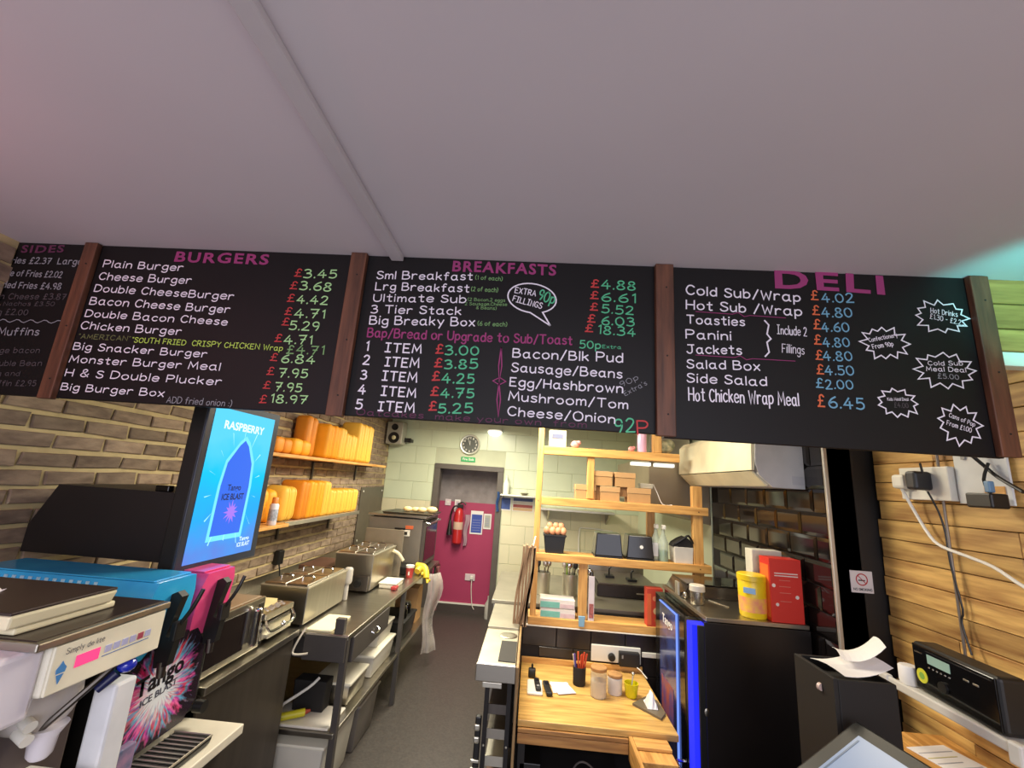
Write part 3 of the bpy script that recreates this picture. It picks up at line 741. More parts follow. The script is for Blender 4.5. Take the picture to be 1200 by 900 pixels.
# contact grill with chopping board on it
t = thing('contact_grill', 'stainless contact grill between the microwave and the hot cupboard', 'contact grill', (-1.5, 2.52, 0.90))
put('base', S().box(-1.66, -1.345, 2.38, 2.66, 0.92, 0.985, 0.006), steel, t)
put('lower_plate', S().box(-1.65, -1.35, 2.39, 2.65, 0.985, 0.998, 0.002), steel_d, t)
put('upper_plate', S().box(-1.65, -1.335, 2.385, 2.655, 1.012, 1.045, 0.006), steel, t)
h = put('handle', S().tube([(-1.345, 2.40, 1.02), (-1.315, 2.40, 0.965), (-1.31, 2.52, 0.96), (-1.315, 2.64, 0.965), (-1.345, 2.64, 1.02)], 0.007), chrome, t)
put('knob', S().ball((-1.31, 2.52, 0.97), 0.014), chrome, t)
put('drip_tray', S().box(-1.345, -1.325, 2.41, 2.63, 0.925, 0.945, 0.002), steel_l, t)
for x in (-1.63, -1.37):
    for y in (2.41, 2.63): put('foot', S().cyl((x, y, 0.90), (x, y, 0.92), 0.014, n=10), rubber, t)
single('chopping_board', S().prism([(-1.62, 2.40), (-1.42, 2.40), (-1.385, 2.43), (-1.385, 2.55), (-1.42, 2.62), (-1.62, 2.62)], 'Z', 1.0455, 1.062), mat('worn_pale_board', 'd9c48e', 0.6, 0, 0.08), 'pale yellow chopping board with clipped corners on the contact grill', 'chopping board')
single('cutting_board', S().box(-1.275, -1.13, 2.725, 3.02, 0.8725, 0.884, .003), cream, 'cream cutting board on the near end of the prep table', 'cutting board')
single('foil_sheet', S().sheet(lambda u, v: Vector((-1.375 + 0.028 * u, 2.41 + 0.17 * v, 1.064 - 0.012 * u + 0.004 * math.sin(v * 19))), 3, 14), mat('foil', 'cfcac8', 0.25, 0.9, 0.15, 20, 0.6), 'crumpled strip of foil on the front edge of the chopping board', 'foil')

# hot cupboards (bain-maries)
def bain(name, label, x0, x1, y0, y1, z0, z1, cols, rows):
    t = thing(name, label, 'bain-marie', ((x0 + x1) / 2, (y0 + y1) / 2, z0), 'stainless bain-maries on the prep table')
    put('body', S().taper(x0, x1, y0, y1, z0 + 0.015, z1 - 0.012, 0.97, 0.004), steel, t)
    put('rim', S().box(x0 - 0.004, x1 + 0.004, y0 - 0.004, y1 + 0.004, z1 - 0.014, z1 - 0.004, 0.003), steel_l, t)
    dx = (x1 - x0 - 0.02) / cols; dy = (y1 - y0 - 0.02) / rows
    for i in range(cols):
        for j in range(rows):
            cx = x0 + 0.01 + dx * (i + .5); cy = y0 + 0.01 + dy * (j + .5)
            l = put('lid', S().taper(cx - dx * .46, cx + dx * .46, cy - dy * .46, cy + dy * .46, z1 - 0.004, z1 + 0.008, 1.08, 0.004), steel, t)
            put('lid_handle', S().tube([(cx - .035, cy, z1 + .006), (cx - .03, cy, z1 + .026), (cx + .03, cy, z1 + .026), (cx + .035, cy, z1 + .006)], 0.0055), chrome, l)
    for x in (x0 + .03, x1 - .03):
        for y in (y0 + .03, y1 - .03): put('foot', S().cyl((x, y, z0), (x, y, z0 + .016), 0.012, n=10), rubber, t)
    return t
b1 = bain('bain_marie', 'wide stainless bain-marie with four lids right behind the contact grill', -1.615, -1.315, 2.76, 3.32, 0.872, 1.10, 2, 2)
b2 = bain('bain_marie', 'boxy stainless bain-marie with a control box, nearer the oven', -1.55, -1.235, 3.63, 4.20, 0.872, 1.16, 2, 2)
put('control_box', S().box(-1.40, -1.245, 3.585, 3.632, 0.89, 1.0, 0.004), steel_d, b2)
put('knob', S().cyl((-1.325, 3.587, 0.945), (-1.325, 3.565, 0.945), 0.03, 0.026), black, b2)
put('scoop', S().tube([(-1.232, 4.12, 1.12), (-1.19, 4.16, 1.09), (-1.15, 4.19, 1.03)], 0.014), cream, b2)
t = thing('splash_plate', 'upright steel plate standing behind the second bain-marie', 'metal plate', (-1.4, 4.27, 0.872))
put('plate', S().box(-1.56, -1.19, 4.255, 4.272, 0.872, 1.285, 0.004), mat('tan_steel', '9b907c', 0.4, 0.6), t)
single('plastic_tap_handle', S().box(-1.36, -1.30, 3.36, 3.42, 0.98, 1.10, 0.02, 3).box(-1.345, -1.315, 3.37, 3.40, 0.873, 0.99, 0.008), mat('greyish_plastic', 'b9b4ac', 0.5), 'greyish plastic dispenser pump between the two bain-maries', 'dispenser', smooth=True)
single('cable_plug', S().box(-2.055, -2.01, 3.62, 3.70, 1.02, 1.13, 0.008).tube([(-2.02, 3.66, 1.02), (-2.0, 3.66, 0.94), (-1.98, 3.62, 0.885)], 0.006), black, 'black plug with cable in the brick wall above the bain-maries', 'plug')
t = thing('open_pan', 'dark brown open pan on the prep table beside the brick wall', 'pan', (-1.66, 3.75, 0.872))
put('tray', S().taper(-1.84, -1.57, 3.62, 4.0, 0.875, 1.04, 0.9, 0.006), mat('brown_pan', '6b4a3c', 0.4, 0.3), t)
single('lunch_carton', S().taper(-1.225, -1.08, 3.80, 4.02, 0.8725, 0.905, 0.97, 0.008).box(-1.228, -1.077, 3.797, 4.023, 0.905, 0.916, 0.004), mat('offwhite_card', 'ded7c3', 0.7), 'cream and red carton lying on the prep table by the paper cup', 'carton')
single('red_sauce_pack', S().box(-1.11, -1.065, 3.76, 3.84, 0.8735, 0.90, 0.008), mat('pack_red', 'a83232', 0.5), 'small red packet at the near end of the cream carton', 'packet')
t = thing('paper_cup', 'red and white paper cup at the front edge of the prep table', 'cup', (-1.10, 4.28, 0.8725))
put('cup', S().lathe((-1.10, 4.28, 0.8725), [(0.030, 0), (0.038, 0.085)], 20), mat('cup_red', 'b33a34', 0.6), t, True)
put('rim_band', S().lathe((-1.10, 4.28, 0.9575), [(0.0385, 0), (0.040, 0.02), (0.036, 0.022)], 20), white, t, True)
put('print_stripe', S().box(-1.105, -1.092, 4.2455, 4.2475, 0.895, 0.94), white, t)
for (nm, pts, lb) in (('rubber_glove', [(-1.10, 4.52, 0.93), (-1.02, 4.50, 0.925), (-0.985, 4.46, 0.88), (-0.975, 4.44, 0.84)], 'yellow rubber glove drooping over the table edge'),
                      ('rubber_glove', [(-1.05, 4.36, 0.910), (-1.04, 4.40, 0.928), (-1.03, 4.43, 0.910)], 'yellow rubber glove lying flat behind the paper cup')):
    s = S().tube(pts, 0.032, 10)
    e = pts[-1]
    for k in range(4): s.tube([e, (e[0] + 0.02 + .004 * k, e[1] - 0.03 + k * 0.02, e[2] - 0.02), (e[0] + 0.022, e[1] - 0.04 + k * 0.027, e[2] - 0.033)], 0.009, 6)
    single(nm, s, mat('yellow_rubber', 'e6c63a', 0.5), lb, 'glove', 'rubber gloves', smooth=True)

# oven and things near the back wall
t = thing('oven', 'tall stainless oven with a dark glass front at the far end of the prep table', 'oven', (-1.36, 4.9, 0.872))
put('body', S().box(-1.66, -1.10, 4.58, 5.18, 0.885, 1.36, 0.006), mat('oven_side_steel', '8a8378', 0.42, 0.55, 0.05), t)
put('top_panel', S().box(-1.67, -1.06, 4.56, 5.20, 1.375, 1.395, 0.004), steel, t)
put('vent_gap', S().box(-1.62, -1.11, 4.59, 5.17, 1.36, 1.375), black, t)
dr = put('door', S().box(-1.10, -1.068, 4.58, 5.18, 0.90, 1.34, 0.004), steel_p, t)
put('door_glass', S().box(-1.069, -1.064, 4.63, 5.13, 0.95, 1.29, 0.001), m_glass, dr)
put('door_handle', S().tube([(-1.068, 4.63, 1.33), (-1.03, 4.63, 1.33), (-1.03, 5.13, 1.33), (-1.068, 5.13, 1.33)], 0.009, 8, 0), chrome, dr)
put('thermometer', S().box(-1.31, -1.22, 4.572, 4.58, 1.19, 1.25, 0.003), white, t)
put('thermometer_dial', S().box(-1.285, -1.245, 4.568, 4.573, 1.205, 1.235), steel_d, t)
put('orange_tag', S().box(-1.27, -1.19, 4.574, 4.58, 1.262, 1.295), mat('orange_sticker', 'd96a3c', 0.6), t, label='small orange sticker')
put('black_clip', S().box(-1.38, -1.27, 4.572, 4.58, 1.25, 1.268), black, t)
for x in (-1.6, -1.15): put('foot', S().cyl((x, 4.65, 0.872), (x, 4.65, 0.886), 0.02, n=10), rubber, t)
t = thing('bread_tray', 'shallow tray lying on top of the oven', 'tray', (-1.3, 4.8, 1.395))
put('tray', S().taper(-1.55, -1.02, 4.62, 5.1, 1.396, 1.415, 0.95, 0.004), steel_d, t)
for i, (x, y, r, lb) in enumerate(((-1.33, 4.8, .045, 'leftmost pale bread roll on the oven tray'), (-1.25, 4.83, .042, 'small bread roll second from the left on the oven tray'), (-1.17, 4.8, .045, 'bread roll second from the right on the oven tray'), (-1.07, 4.82, .055, 'rightmost, largest bread roll on the oven tray'))):
    single('bread_roll', S().ball((x, y, 1.4145 + r * .62), r * 1.1, r, r * .62, 14, 8), mat('pale_bread', 'e8cd92', 0.8, 0, 0.08, 12), lb, 'bread roll', 'bread rolls on the oven', smooth=True)
single('utensil_pan', S().box(-1.58, -1.38, 4.31, 4.56, 0.8725, 0.99, 0.02), black_m, 'dark pan of utensils in front of the oven side', 'pan')
s = S().taper(-1.34, -1.14, 4.32, 4.54, 0.8735, 0.95, 0.9, 0.01)
single('black_tub', s, black, 'low black plastic tub between the bain-marie and the oven', 'tub')
t = thing('steel_splash_sheet', 'tall dull steel sheet screwed to the brick wall behind the oven', 'metal sheet', (XL + 0.02, 5.6, 0.95))
put('sheet', S().box(XL + 0.018, XL + 0.024, 5.25, 6.05, 0.93, 1.62, 0.001), mat('dull_steel', '6d655a', 0.45, 0.5, 0.08), t)
for (y, z) in ((5.32, 1.57), (5.98, 1.57), (5.32, 1.0)): put('screw', S().cyl((XL + .024, y, z), (XL + .03, y, z), 0.012, n=10), white, t)
# bags at the end of the table
s = S().sheet(lambda u, v: Vector((-0.995 + 0.13 * u * (.75 + .25 * math.sin(v * 7)) + 0.012 * math.sin(v * 9), 4.60 + 0.14 * u + .02 * math.sin(u * 9), 0.84 - 0.72 * v)), 12, 10)
o = single('hanging_plastic_bag', s, mat('clear_film', 'd9cfc8', 0.25, 0, 0.1, 9, 0.3, alpha=0.42), 'crumpled clear plastic bag hanging from the far end of the prep table', 'bag', smooth=True)
sm = o.modifiers.new('thickness', 'SOLIDIFY'); sm.thickness = 0.003
single('pink_crumpled_bag', S().sheet(lambda u, v: Vector((-0.975 + 0.012 * math.sin(u * 11 + v * 7), 4.93 + 0.16 * u, 0.86 - 0.45 * v + .01 * math.sin(u * 8))), 10, 10).sheet(lambda u, v: Vector((-0.985 + 0.012 * math.sin(u * 11 + v * 7), 4.93 + 0.16 * u, 0.86 - 0.45 * v + .01 * math.sin(u * 8))), 10, 10), mat('dull_pink_film', '8d4f58', 0.3, 0, 0.2, 12), 'dull pink plastic sheet hanging at the oven corner of the table', 'plastic sheet', smooth=True)

# on and under the lower shelf
m_tub = mat('translucent_tub', 'cfcabc', 0.35, 0, 0.04); m_lid = mat('tub_lid', 'ebe6d2', 0.35, 0, 0.03)
def tub(lbl, x0, x1, y0, y1, z0, z1, body=m_tub, lid=m_lid, g='food tubs of the prep table'):
    t = thing('storage_tub', lbl, 'storage tub', ((x0 + x1) / 2, (y0 + y1) / 2, z0), g)
    put('tub', S().taper(x0, x1, y0, y1, z0, z1 - 0.012, 0.88, 0.012), body, t, True)
    put('lid', S().box(x0 - .008, x1 + .008, y0 - .008, y1 + .008, z1 - 0.012, z1 + 0.006, 0.006), lid, t, True)
    return t
tub('steel tub with a white lid on the lower shelf behind the near leg', -1.30, -1.06, 2.98, 3.28, 0.381, 0.51, steel)
tub('long white lidded tub on the lower shelf below the drawer end', -1.32, -1.05, 3.36, 3.84, 0.381, 0.53)
tub('white lidded tub standing on top of the long tub, by the middle leg', -1.30, -1.07, 3.48, 3.82, 0.5365, 0.66)
tub('wide white tub on the floor right under the near end of the lower shelf', -1.50, -1.07, 2.72, 3.18, 0.0, 0.30)
tub('second white tub on the floor under the lower shelf, farther from the near leg', -1.45, -1.06, 3.22, 3.60, 0.0, 0.28, mat('smoky_tub', '6a635b', 0.35), mat('smoky_lid', '8a8378', 0.35))
single('plastic_tray', S().box(-1.66, -1.06, 2.715, 2.96, 0.3815, 0.396, 0.007), mat('tray_white', 'e4ded2', 0.35), 'large flat white tray on the near end of the lower shelf', 'tray')
t = thing('squeeze_bottle', 'yellow squeeze bottle lying on the flat white tray', 'bottle', (-1.25, 2.76, 0.397))
put('bottle', S().cyl((-1.36, 2.73, 0.418), (-1.24, 2.80, 0.425), 0.02, 0.02), mat('bottle_yellow', 'd9d02c', 0.4), t, True)
put('cap', S().cyl((-1.24, 2.80, 0.425), (-1.215, 2.815, 0.43), 0.014, 0.006), mat('cap_red', 'a8402c', 0.5), t, True)
single('white_ladle', S().tube([(-1.35, 2.74, 0.48), (-1.24, 2.80, 0.55), (-1.20, 2.84, 0.59)], 0.008).ball((-1.36, 2.735, 0.475), .02, .02, .012), white, 'long white ladle leaning above the yellow bottle', 'ladle', smooth=True)
single('dark_crate', S().taper(-1.36, -1.16, 2.86, 2.96, 0.397, 0.56, .93, .006), black_m, 'black crate behind the yellow bottle on the lower shelf', 'crate')
tub('black tub of jars on the far half of the lower shelf', -1.30, -1.05, 4.08, 4.5, 0.381, 0.54, black, black_m)
for (x, y, z, lb) in ((-1.10, 4.2, 0.5465, 'glossy black jar on the far black tub, nearer one'), (-1.11, 4.36, 0.5465, 'glossy black jar on the far black tub, farther one')):
    tj = thing('glass_jar', lb, 'jar', (x, y, z), 'jars on the far tub')
    put('jar', S().lathe((x, y, z), [(0.035, 0), (0.04, 0.02), (0.04, 0.07), (0.028, 0.085)], 16), black_g, tj, True)
    put('lid', S().cyl((x, y, z + .085), (x, y, z + .1), 0.03, n=16), steel, tj, True)
single('cardboard_box', S().box(-1.30, -1.08, 4.62, 4.82, 0.381, 0.70, 0.002), card, 'brown cardboard box on the far end of the lower shelf', 'box')
single('pale_power_cable', S().tube([(-1.262, 2.70, 0.90), (-1.285, 2.67, 0.84), (-1.30, 2.655, 0.78), (-1.27, 2.66, 0.77), (-1.22, 2.675, 0.775)], 0.006), mat('pale_cord', 'cfc6b4', 0.5), 'pale cord looping at the gap between counter and prep table', 'cord', smooth=True)

# ------------------------------------------------------------------ wall shelves with foam boxes
t = thing('wall_shelf', 'upper pine wall shelf on the brick wall', 'shelf', (XL + 0.12, 4.2, 1.875), 'wall shelves with orange boxes')
put('board', S().box(XL + 0.013, -1.80, 2.75, 5.3, 1.868, 1.892, 0.003), pine_y, t)
for y in (3.1, 4.0, 5.0):
    put('bracket', S().box(XL + .013, -1.86, y - .01, y + .01, 1.856, 1.868).box(XL + .013, XL + .03, y - .01, y + .01, 1.70, 1.868), steel_d, t)
t = thing('wall_shelf', 'lower wall shelf, part pine and part steel rack, on the brick wall', 'shelf', (XL + 0.12, 3.9, 1.37), 'wall shelves with orange boxes')
put('board', S().box(XL + 0.013, -1.755, 2.62, 3.22, 1.375, 1.398, 0.003), pine_y, t)
put('rack', S().box(XL + .013, -1.80, 3.23, 4.62, 1.386, 1.396).box(-1.805, -1.79, 3.23, 4.62, 1.370, 1.402, .002), steel_l, t)
for y in (2.8, 3.6, 4.5):
    put('bracket', S().box(XL + .013, -1.86, y - .01, y + .01, 1.36, 1.374).box(XL + .013, XL + .03, y - .01, y + .01, 1.22, 1.374), steel_d, t)
m_foam = mat('golden_foam', 'f6a81e', 0.55, 0, 0.06, 8, emit=None); m_foam2 = mat('pale_golden_foam', 'f4c04a', 0.5, 0, 0.05, 8); m_foam3 = mat('deep_orange_foam', 'e08a1c', 0.55, 0, 0.06, 8)
def foam(lb, x0, x1, y0, y1, z0, z1, m, g, kind='clamshell'):
    t = thing('takeaway_box', lb, 'takeaway box', ((x0 + x1) / 2, (y0 + y1) / 2, z0), g)
    b = min(x1 - x0, y1 - y0, z1 - z0) * 0.30
    ym = (y0 + y1) / 2
    if kind == 'stack':     # shells stood on edge: face towards the room end
        put('shell', S().taper(x0, x1, y0, ym - .002, z0, z1, 0.97, b * .9, 3), m, t, True)
        put('shell', S().taper(x0 + .004, x1 - .004, ym + .002, y1, z0, z1 - .006, 0.97, b * .9, 3), m, t, True)
    else:
        zm = z0 + (z1 - z0) * .5
        put('base', S().taper(x0, x1, y0, y1, z0, zm - .002, 0.86, b * .6, 3), m, t, True)
        put('lid', S().tilt(Matrix.Identity(4)).taper(x0, x1, y0, y1, zm + .002, z1, 1.12, b * .6, 3), m, t, True)
    return t
g1 = 'foam boxes on the upper wall shelf'; g2 = 'foam boxes on the lower wall shelf'
foam('small orange foam box at the near end of the upper shelf', -2.03, -1.82, 3.0, 3.22, 1.893, 2.01, m_foam3, g1, 'stack')
foam('orange foam box second from the near end of the upper shelf', -2.03, -1.82, 3.24, 3.50, 1.893, 2.02, m_foam, g1, 'stack')
foam('tall orange box leaning on the brick above the near upper foam box', -2.04, -1.90, 3.54, 3.72, 1.893, 2.24, m_foam3, g1, 'stack')
for i in range(8):
    y = 3.74 + i * 0.132
    foam(['first', 'second', 'third', 'fourth', 'fifth', 'sixth', 'seventh', 'last, palest'][i] + ' upright golden foam box from the camera end of the upper shelf row', -2.02, -1.81 + (0.01 if i > 4 else 0), y, y + 0.125, 1.893, 2.20 if i < 3 else (2.16 if i < 5 else 2.30), m_foam if i < 2 else m_foam2, g1, 'stack')
foam('big orange foam tray at the near end of the lower shelf', -2.03, -1.86, 2.66, 2.92, 1.399, 1.68, m_foam3, g2, 'stack')
foam('golden lidded tub behind the spray bottle on the lower shelf', -2.03, -1.845, 2.98, 3.20, 1.399, 1.64, m_foam, g2, 'stack')
foam('golden lidded tub at the joint of the lower shelf', -2.02, -1.82, 3.24, 3.42, 1.397, 1.66, m_foam2, g2, 'stack')
for i in range(9):
    y = 3.46 + i * 0.128; zt = 1.70 if i < 4 else 1.625
    foam(['first', 'second', 'third', 'fourth', 'fifth', 'sixth', 'seventh', 'eighth', 'last'][i] + ' upright golden foam box from the camera end of the lower shelf row', -2.02, -1.81, y, y + 0.12, 1.397, zt, m_foam3 if i == 0 else (m_foam if i < 3 else m_foam2), g2, 'stack')
t = thing('spray_can', 'white spray can with an orange cap on the lower wall shelf', 'can', (-1.79, 3.05, 1.399))
put('can', S().lathe((-1.79, 3.05, 1.399), [(0.028, 0), (0.030, 0.005), (0.030, 0.135), (0.022, 0.145)], 20), mat('can_white', 'd8d3dc', 0.4), t, True)
put('cap', S().lathe((-1.79, 3.05, 1.544), [(0.021, 0), (0.021, 0.035), (0.015, 0.042)], 16), mat('cap_orange', 'e58a3a', 0.5), t, True)
put('label_band', S().cyl((-1.79, 3.05, 1.43), (-1.79, 3.05, 1.505), 0.0306, n=20), mat('label_print', 'b9c0d0', 0.6, 0, 0.3, 60), t, True)
# wall speaker
t = thing('wall_speaker', 'silver and black loudspeaker high in the corner over the brick wall', 'loudspeaker', (-1.93, 5.95, 2.2))
put('cabinet', S().box(-2.03, -1.81, 5.82, 6.02, 2.20, 2.50, 0.008), mat('speaker_silver', 'b9b6a8', 0.4, 0.3), t)
put('woofer', S().lathe((-1.92, 5.82, 2.285), [(0.075, 0), (0.075, 0.01), (0.06, 0.012), (0.03, 0.002)], 24, (0, -1, 0)), black, t, True)
put('dust_cap', S().ball((-1.92, 5.812, 2.285), 0.03, 0.014, 0.03), mat('speaker_cone', 'd8d2a8', 0.5), t, True)
put('tweeter', S().lathe((-1.92, 5.82, 2.43), [(0.045, 0), (0.045, 0.01), (0.02, 0.004)], 20, (0, -1, 0)), black, t, True)
put('bracket', S().box(-1.81, -1.72, 5.95, 5.98, 2.24, 2.30, .004).box(-1.74, -1.72, 5.94, YB, 2.25, 2.29), black, t)

# ================================================================== DRINK MACHINES AT THE LEFT
# advertising screen on its black box
m_scr = bpy.data.materials.new('lit_screen'); m_scr.use_nodes = True
nt = m_scr.node_tree; N = nt.nodes; L = nt.links
em = N.new('ShaderNodeEmission'); tc = N.new('ShaderNodeTexCoord'); sx = N.new('ShaderNodeSeparateXYZ'); cr = N.new('ShaderNodeValToRGB')
mp = N.new('ShaderNodeMapRange'); mp.inputs[1].default_value = -0.28; mp.inputs[2].default_value = 0.28
nz = N.new('ShaderNodeTexNoise'); nz.inputs['Scale'].default_value = 7; mx = N.new('ShaderNodeMath'); mx.operation = 'MULTIPLY_ADD'; mx.inputs[1].default_value = 0.35
L.new(tc.outputs['Object'], sx.inputs[0]); L.new(sx.outputs[2], mp.inputs[0]); L.new(tc.outputs['Object'], nz.inputs['Vector'])
L.new(nz.outputs['Fac'], mx.inputs[0]); L.new(mp.outputs[0], mx.inputs[2]); L.new(mx.outputs[0], cr.inputs[0])
cr.color_ramp.elements[0].color = rgb('5f7fd0'); cr.color_ramp.elements[0].position = 0.12
cr.color_ramp.elements[1].color = rgb('2f9fe8'); cr.color_ramp.elements[1].position = 0.42
e = cr.color_ramp.elements.new(0.75); e.color = rgb('1fb8e6')
e = cr.color_ramp.elements.new(1.0); e.color = rgb('58c4ea')
L.new(cr.outputs[0], em.inputs[0]); em.inputs[1].default_value = 1.0
N.remove(N['Principled BSDF']); L.new(em.outputs[0], N['Material Output'].inputs[0])
def glow(name, col, k=1.0):
    m = bpy.data.materials.new(name); m.use_nodes = True
    b = m.node_tree.nodes['Principled BSDF']; b.inputs['Base Color'].default_value = rgb(col)
    b.inputs['Emission Color'].default_value = rgb(col); b.inputs['Emission Strength'].default_value = k; b.inputs['Roughness'].default_value = 1.0
    b.inputs['Base Color'].default_value = (0, 0, 0, 1)
    return m
SX = -1.35
t = thing('advertising_screen', 'tall lit blue advertising screen on a black box jutting from the brick wall', 'screen', (-1.7, 1.95, 1.40))
put('box', S().prism([(XL + .015, 1.395), (SX - 0.075, 1.395), (SX - 0.075, 1.665), (XL + 0.10, 1.665), (XL + .015, 1.50)], 'Y', 1.76, 2.16), mat('black_casing', '181312', 0.5), t)
hs = put('housing', S().box(SX - 0.07, SX - 0.004, 1.705, 2.20, 1.365, 2.06, 0.006), black, t)
put('bezel', S().box(SX - 0.006, SX + 0.004, 1.70, 2.20, 1.36, 2.06, 0.003), mat('bezel_dark', '2a3140', 0.3), t)
put('display', S().box(SX + 0.0042, SX + 0.006, 1.735, 2.155, 1.395, 2.03), m_scr, t, origin=(SX, 1.945, 1.71))
sc = [c for c in t.children if c.name.startswith('display')][0]
def disp(name, pts, m, dx=0.0066):
    s = S(); s.bm.faces.new([s.bm.verts.new((SX + dx, y, z)) for y, z in pts]); return put(name, s, m, sc)
bottle = [(1.85, 1.49), (2.04, 1.49), (2.045, 1.70), (2.035, 1.80), (1.99, 1.88), (1.96, 1.905), (1.93, 1.88), (1.87, 1.80), (1.855, 1.70)]
disp('bottle_halo', [(1.945 + (y - 1.945) * 1.18, 1.70 + (z - 1.70) * 1.1) for y, z in bottle], glow('halo_cyan', '6fd4f2'), 0.0064)
disp('bottle_picture', bottle, glow('picture_blue', '2b62d8'), 0.0066)
rr = random.Random(9)
st = []
for i in range(24):
    a = 2 * PI * i / 24; f = (1.0 if i % 2 == 0 else .45) * rr.uniform(.8, 1.1)
    st.append((1.955 + .05 * f * math.cos(a), 1.585 + .055 * f * math.sin(a)))
disp('splash_picture', st, glow('picture_violet', '9a6fe6'), 0.0070)
for i in range(14):
    a = 2 * PI * i / 14 + .2; r0, r1 = .135, .135 + rr.uniform(.03, .08)
    y0, z0 = 1.945 + r0 * math.cos(a), 1.70 + 1.35 * r0 * math.sin(a); y1, z1 = 1.945 + r1 * math.cos(a), 1.70 + 1.35 * r1 * math.sin(a)
    if not (1.74 < y1 < 2.15 and 1.40 < z1 < 2.02): continue
    disp('ray', [(y0, z0), (y1 + .003, z1), (y1 - .003, z1 + .004)], glow('ray_pale', '9be2f6'), 0.0065)
wt = glow('screen_white', 'd8f0fa'); dk = glow('screen_navy', '1a2450')
lettering('lettering', 'RASPBERRY', wt, sc, (SX + .0072, 1.80, 1.945), (0, 1, 0), (0, 0, 1), 0.28, 0.034, 0.03)
lettering('lettering', 'Tango', dk, sc, (SX + .0076, 1.90, 1.68), (0, 1, 0), (0, 0, 1), 0.09, 0.026, 0.02)
lettering('lettering', 'ICE BLAST', dk, sc, (SX + .0076, 1.875, 1.64), (0, 1, 0), (0, 0, 1), 0.145, 0.026, 0.03)
lettering('lettering', 'ICE BLAST', wt, sc, (SX + .0072, 2.04, 1.425), (0, 1, 0), (0, 0, 1), 0.09, 0.018, 0.02)
lettering('lettering', 'Tango', wt, sc, (SX + .0072, 2.05, 1.45), (0, 1, 0), (0, 0, 1), 0.07, 0.018, 0.02)
put('clip', S().box(-1.56, -1.50, 1.77, 1.80, 1.665, 1.69, 0.004), black_g, t)

# slush machine: two bowls side by side, taps towards the room
t = thing('slush_machine', 'slush drinks machine with one blue and one pink bowl over a colourful splash panel', 'slush machine', (-1.6, 1.68, 0.80))
put('body', S().box(-1.98, -1.30, 1.46, 1.92, 0.83, 1.135, 0.01), black, t)
m_slb = mat('blue_slush_bowl', '3fbcf2', 0.15, 0, 0.10, 5, coat=.4, dark='2a9fe4'); m_slp = mat('pink_slush_bowl', 'f25a94', 0.15, 0, 0.10, 5, coat=.4, dark='e64a84')
for (y0, y1, m, nm) in ((1.50, 1.705, m_slb, 'blue slush bowl'), (1.735, 1.925, m_slp, 'pink slush bowl')):
    ym = (y0 + y1) / 2
    zt = 1.385 if m is m_slb else 1.372
    prof = [(y0 + .01, 1.14), (y1 - .01, 1.14), (y1, 1.22), (y1 - .004, 1.33), (y1 - .02, zt), (y0 + .02, zt), (y0 + .004, 1.33), (y0, 1.22)]
    s = S().prism(prof, 'X', -1.92 if m is m_slb else -1.46, -1.265)
    for v in s.bm.verts:
        if v.co.x > -1.3: v.co.x += (v.co.z - 1.14) * 0.10
    b = put('bowl', s, m, t, label=nm)
    if m is m_slb:
        for k in range(15):
            x = -1.88 + k * 0.030
            put('ridge', S().cyl((x, y0 + .014, 1.375), (x, y0 - .004, 1.25), 0.006, 0.003, 6), mat('ridge_pale', 'b4e2f8', 0.2), b, True)
    put('bowl_lid', S().box(-1.93 if m is m_slb else -1.46, -1.262, y0 + .02, y1 - .02, zt + .001, zt + .006, 0.002), m, b)
    tp = put('tap_frame', S().prism([(-1.255, 1.33), (-1.225, 1.345), (-1.205, 1.33), (-1.235, 1.20), (-1.20, 1.195), (-1.21, 1.11), (-1.255, 1.10), (-1.27, 1.19)], 'Y', ym - 0.012, ym + 0.018), black, t)
    put('tap_lever', S().box(-1.215, -1.195, ym - .022, ym + .028, 1.19, 1.25, .004).tube([(-1.20, ym, 1.24), (-1.165, ym, 1.30), (-1.15, ym + .01, 1.355)], 0.007), black, tp)
    put('spout', S().cyl((-1.235, ym, 1.12), (-1.232, ym, 1.07), 0.015, 0.012, 12), steel_d, tp, True)
# splash panel: burst of colours with the drink's name
m_b = bpy.data.materials.new('splash_print'); m_b.use_nodes = True
nt = m_b.node_tree; N = nt.nodes; L = nt.links; B = N['Principled BSDF']; B.inputs['Roughness'].default_value = 0.25
tc = N.new('ShaderNodeTexCoord'); sx = N.new('ShaderNodeSeparateXYZ'); L.new(tc.outputs['Object'], sx.inputs[0])
at2 = N.new('ShaderNodeMath'); at2.operation = 'ARCTAN2'; L.new(sx.outputs[2], at2.inputs[0]); L.new(sx.outputs[1], at2.inputs[1])
ln = N.new('ShaderNodeVectorMath'); ln.operation = 'LENGTH'; cbx = N.new('ShaderNodeCombineXYZ'); L.new(sx.outputs[1], cbx.inputs[0]); L.new(sx.outputs[2], cbx.inputs[1]); L.new(cbx.outputs[0], ln.inputs[0])
c2 = N.new('ShaderNodeCombineXYZ'); L.new(at2.outputs[0], c2.inputs[0]); rs_ = N.new('ShaderNodeMath'); rs_.operation = 'MULTIPLY'; rs_.inputs[1].default_value = 2.2; L.new(ln.outputs['Value'], rs_.inputs[0]); L.new(rs_.outputs[0], c2.inputs[1])
n1 = N.new('ShaderNodeTexNoise'); n1.inputs['Scale'].default_value = 3.2; n1.inputs['Detail'].default_value = 1; L.new(c2.outputs[0], n1.inputs['Vector'])
n2 = N.new('ShaderNodeTexNoise'); n2.inputs['Scale'].default_value = 13.0; n2.inputs['Detail'].default_value = 2; L.new(c2.outputs[0], n2.inputs['Vector'])
cr = N.new('ShaderNodeValToRGB'); L.new(n1.outputs['Fac'], cr.inputs[0]); cr.color_ramp.interpolation = 'LINEAR'
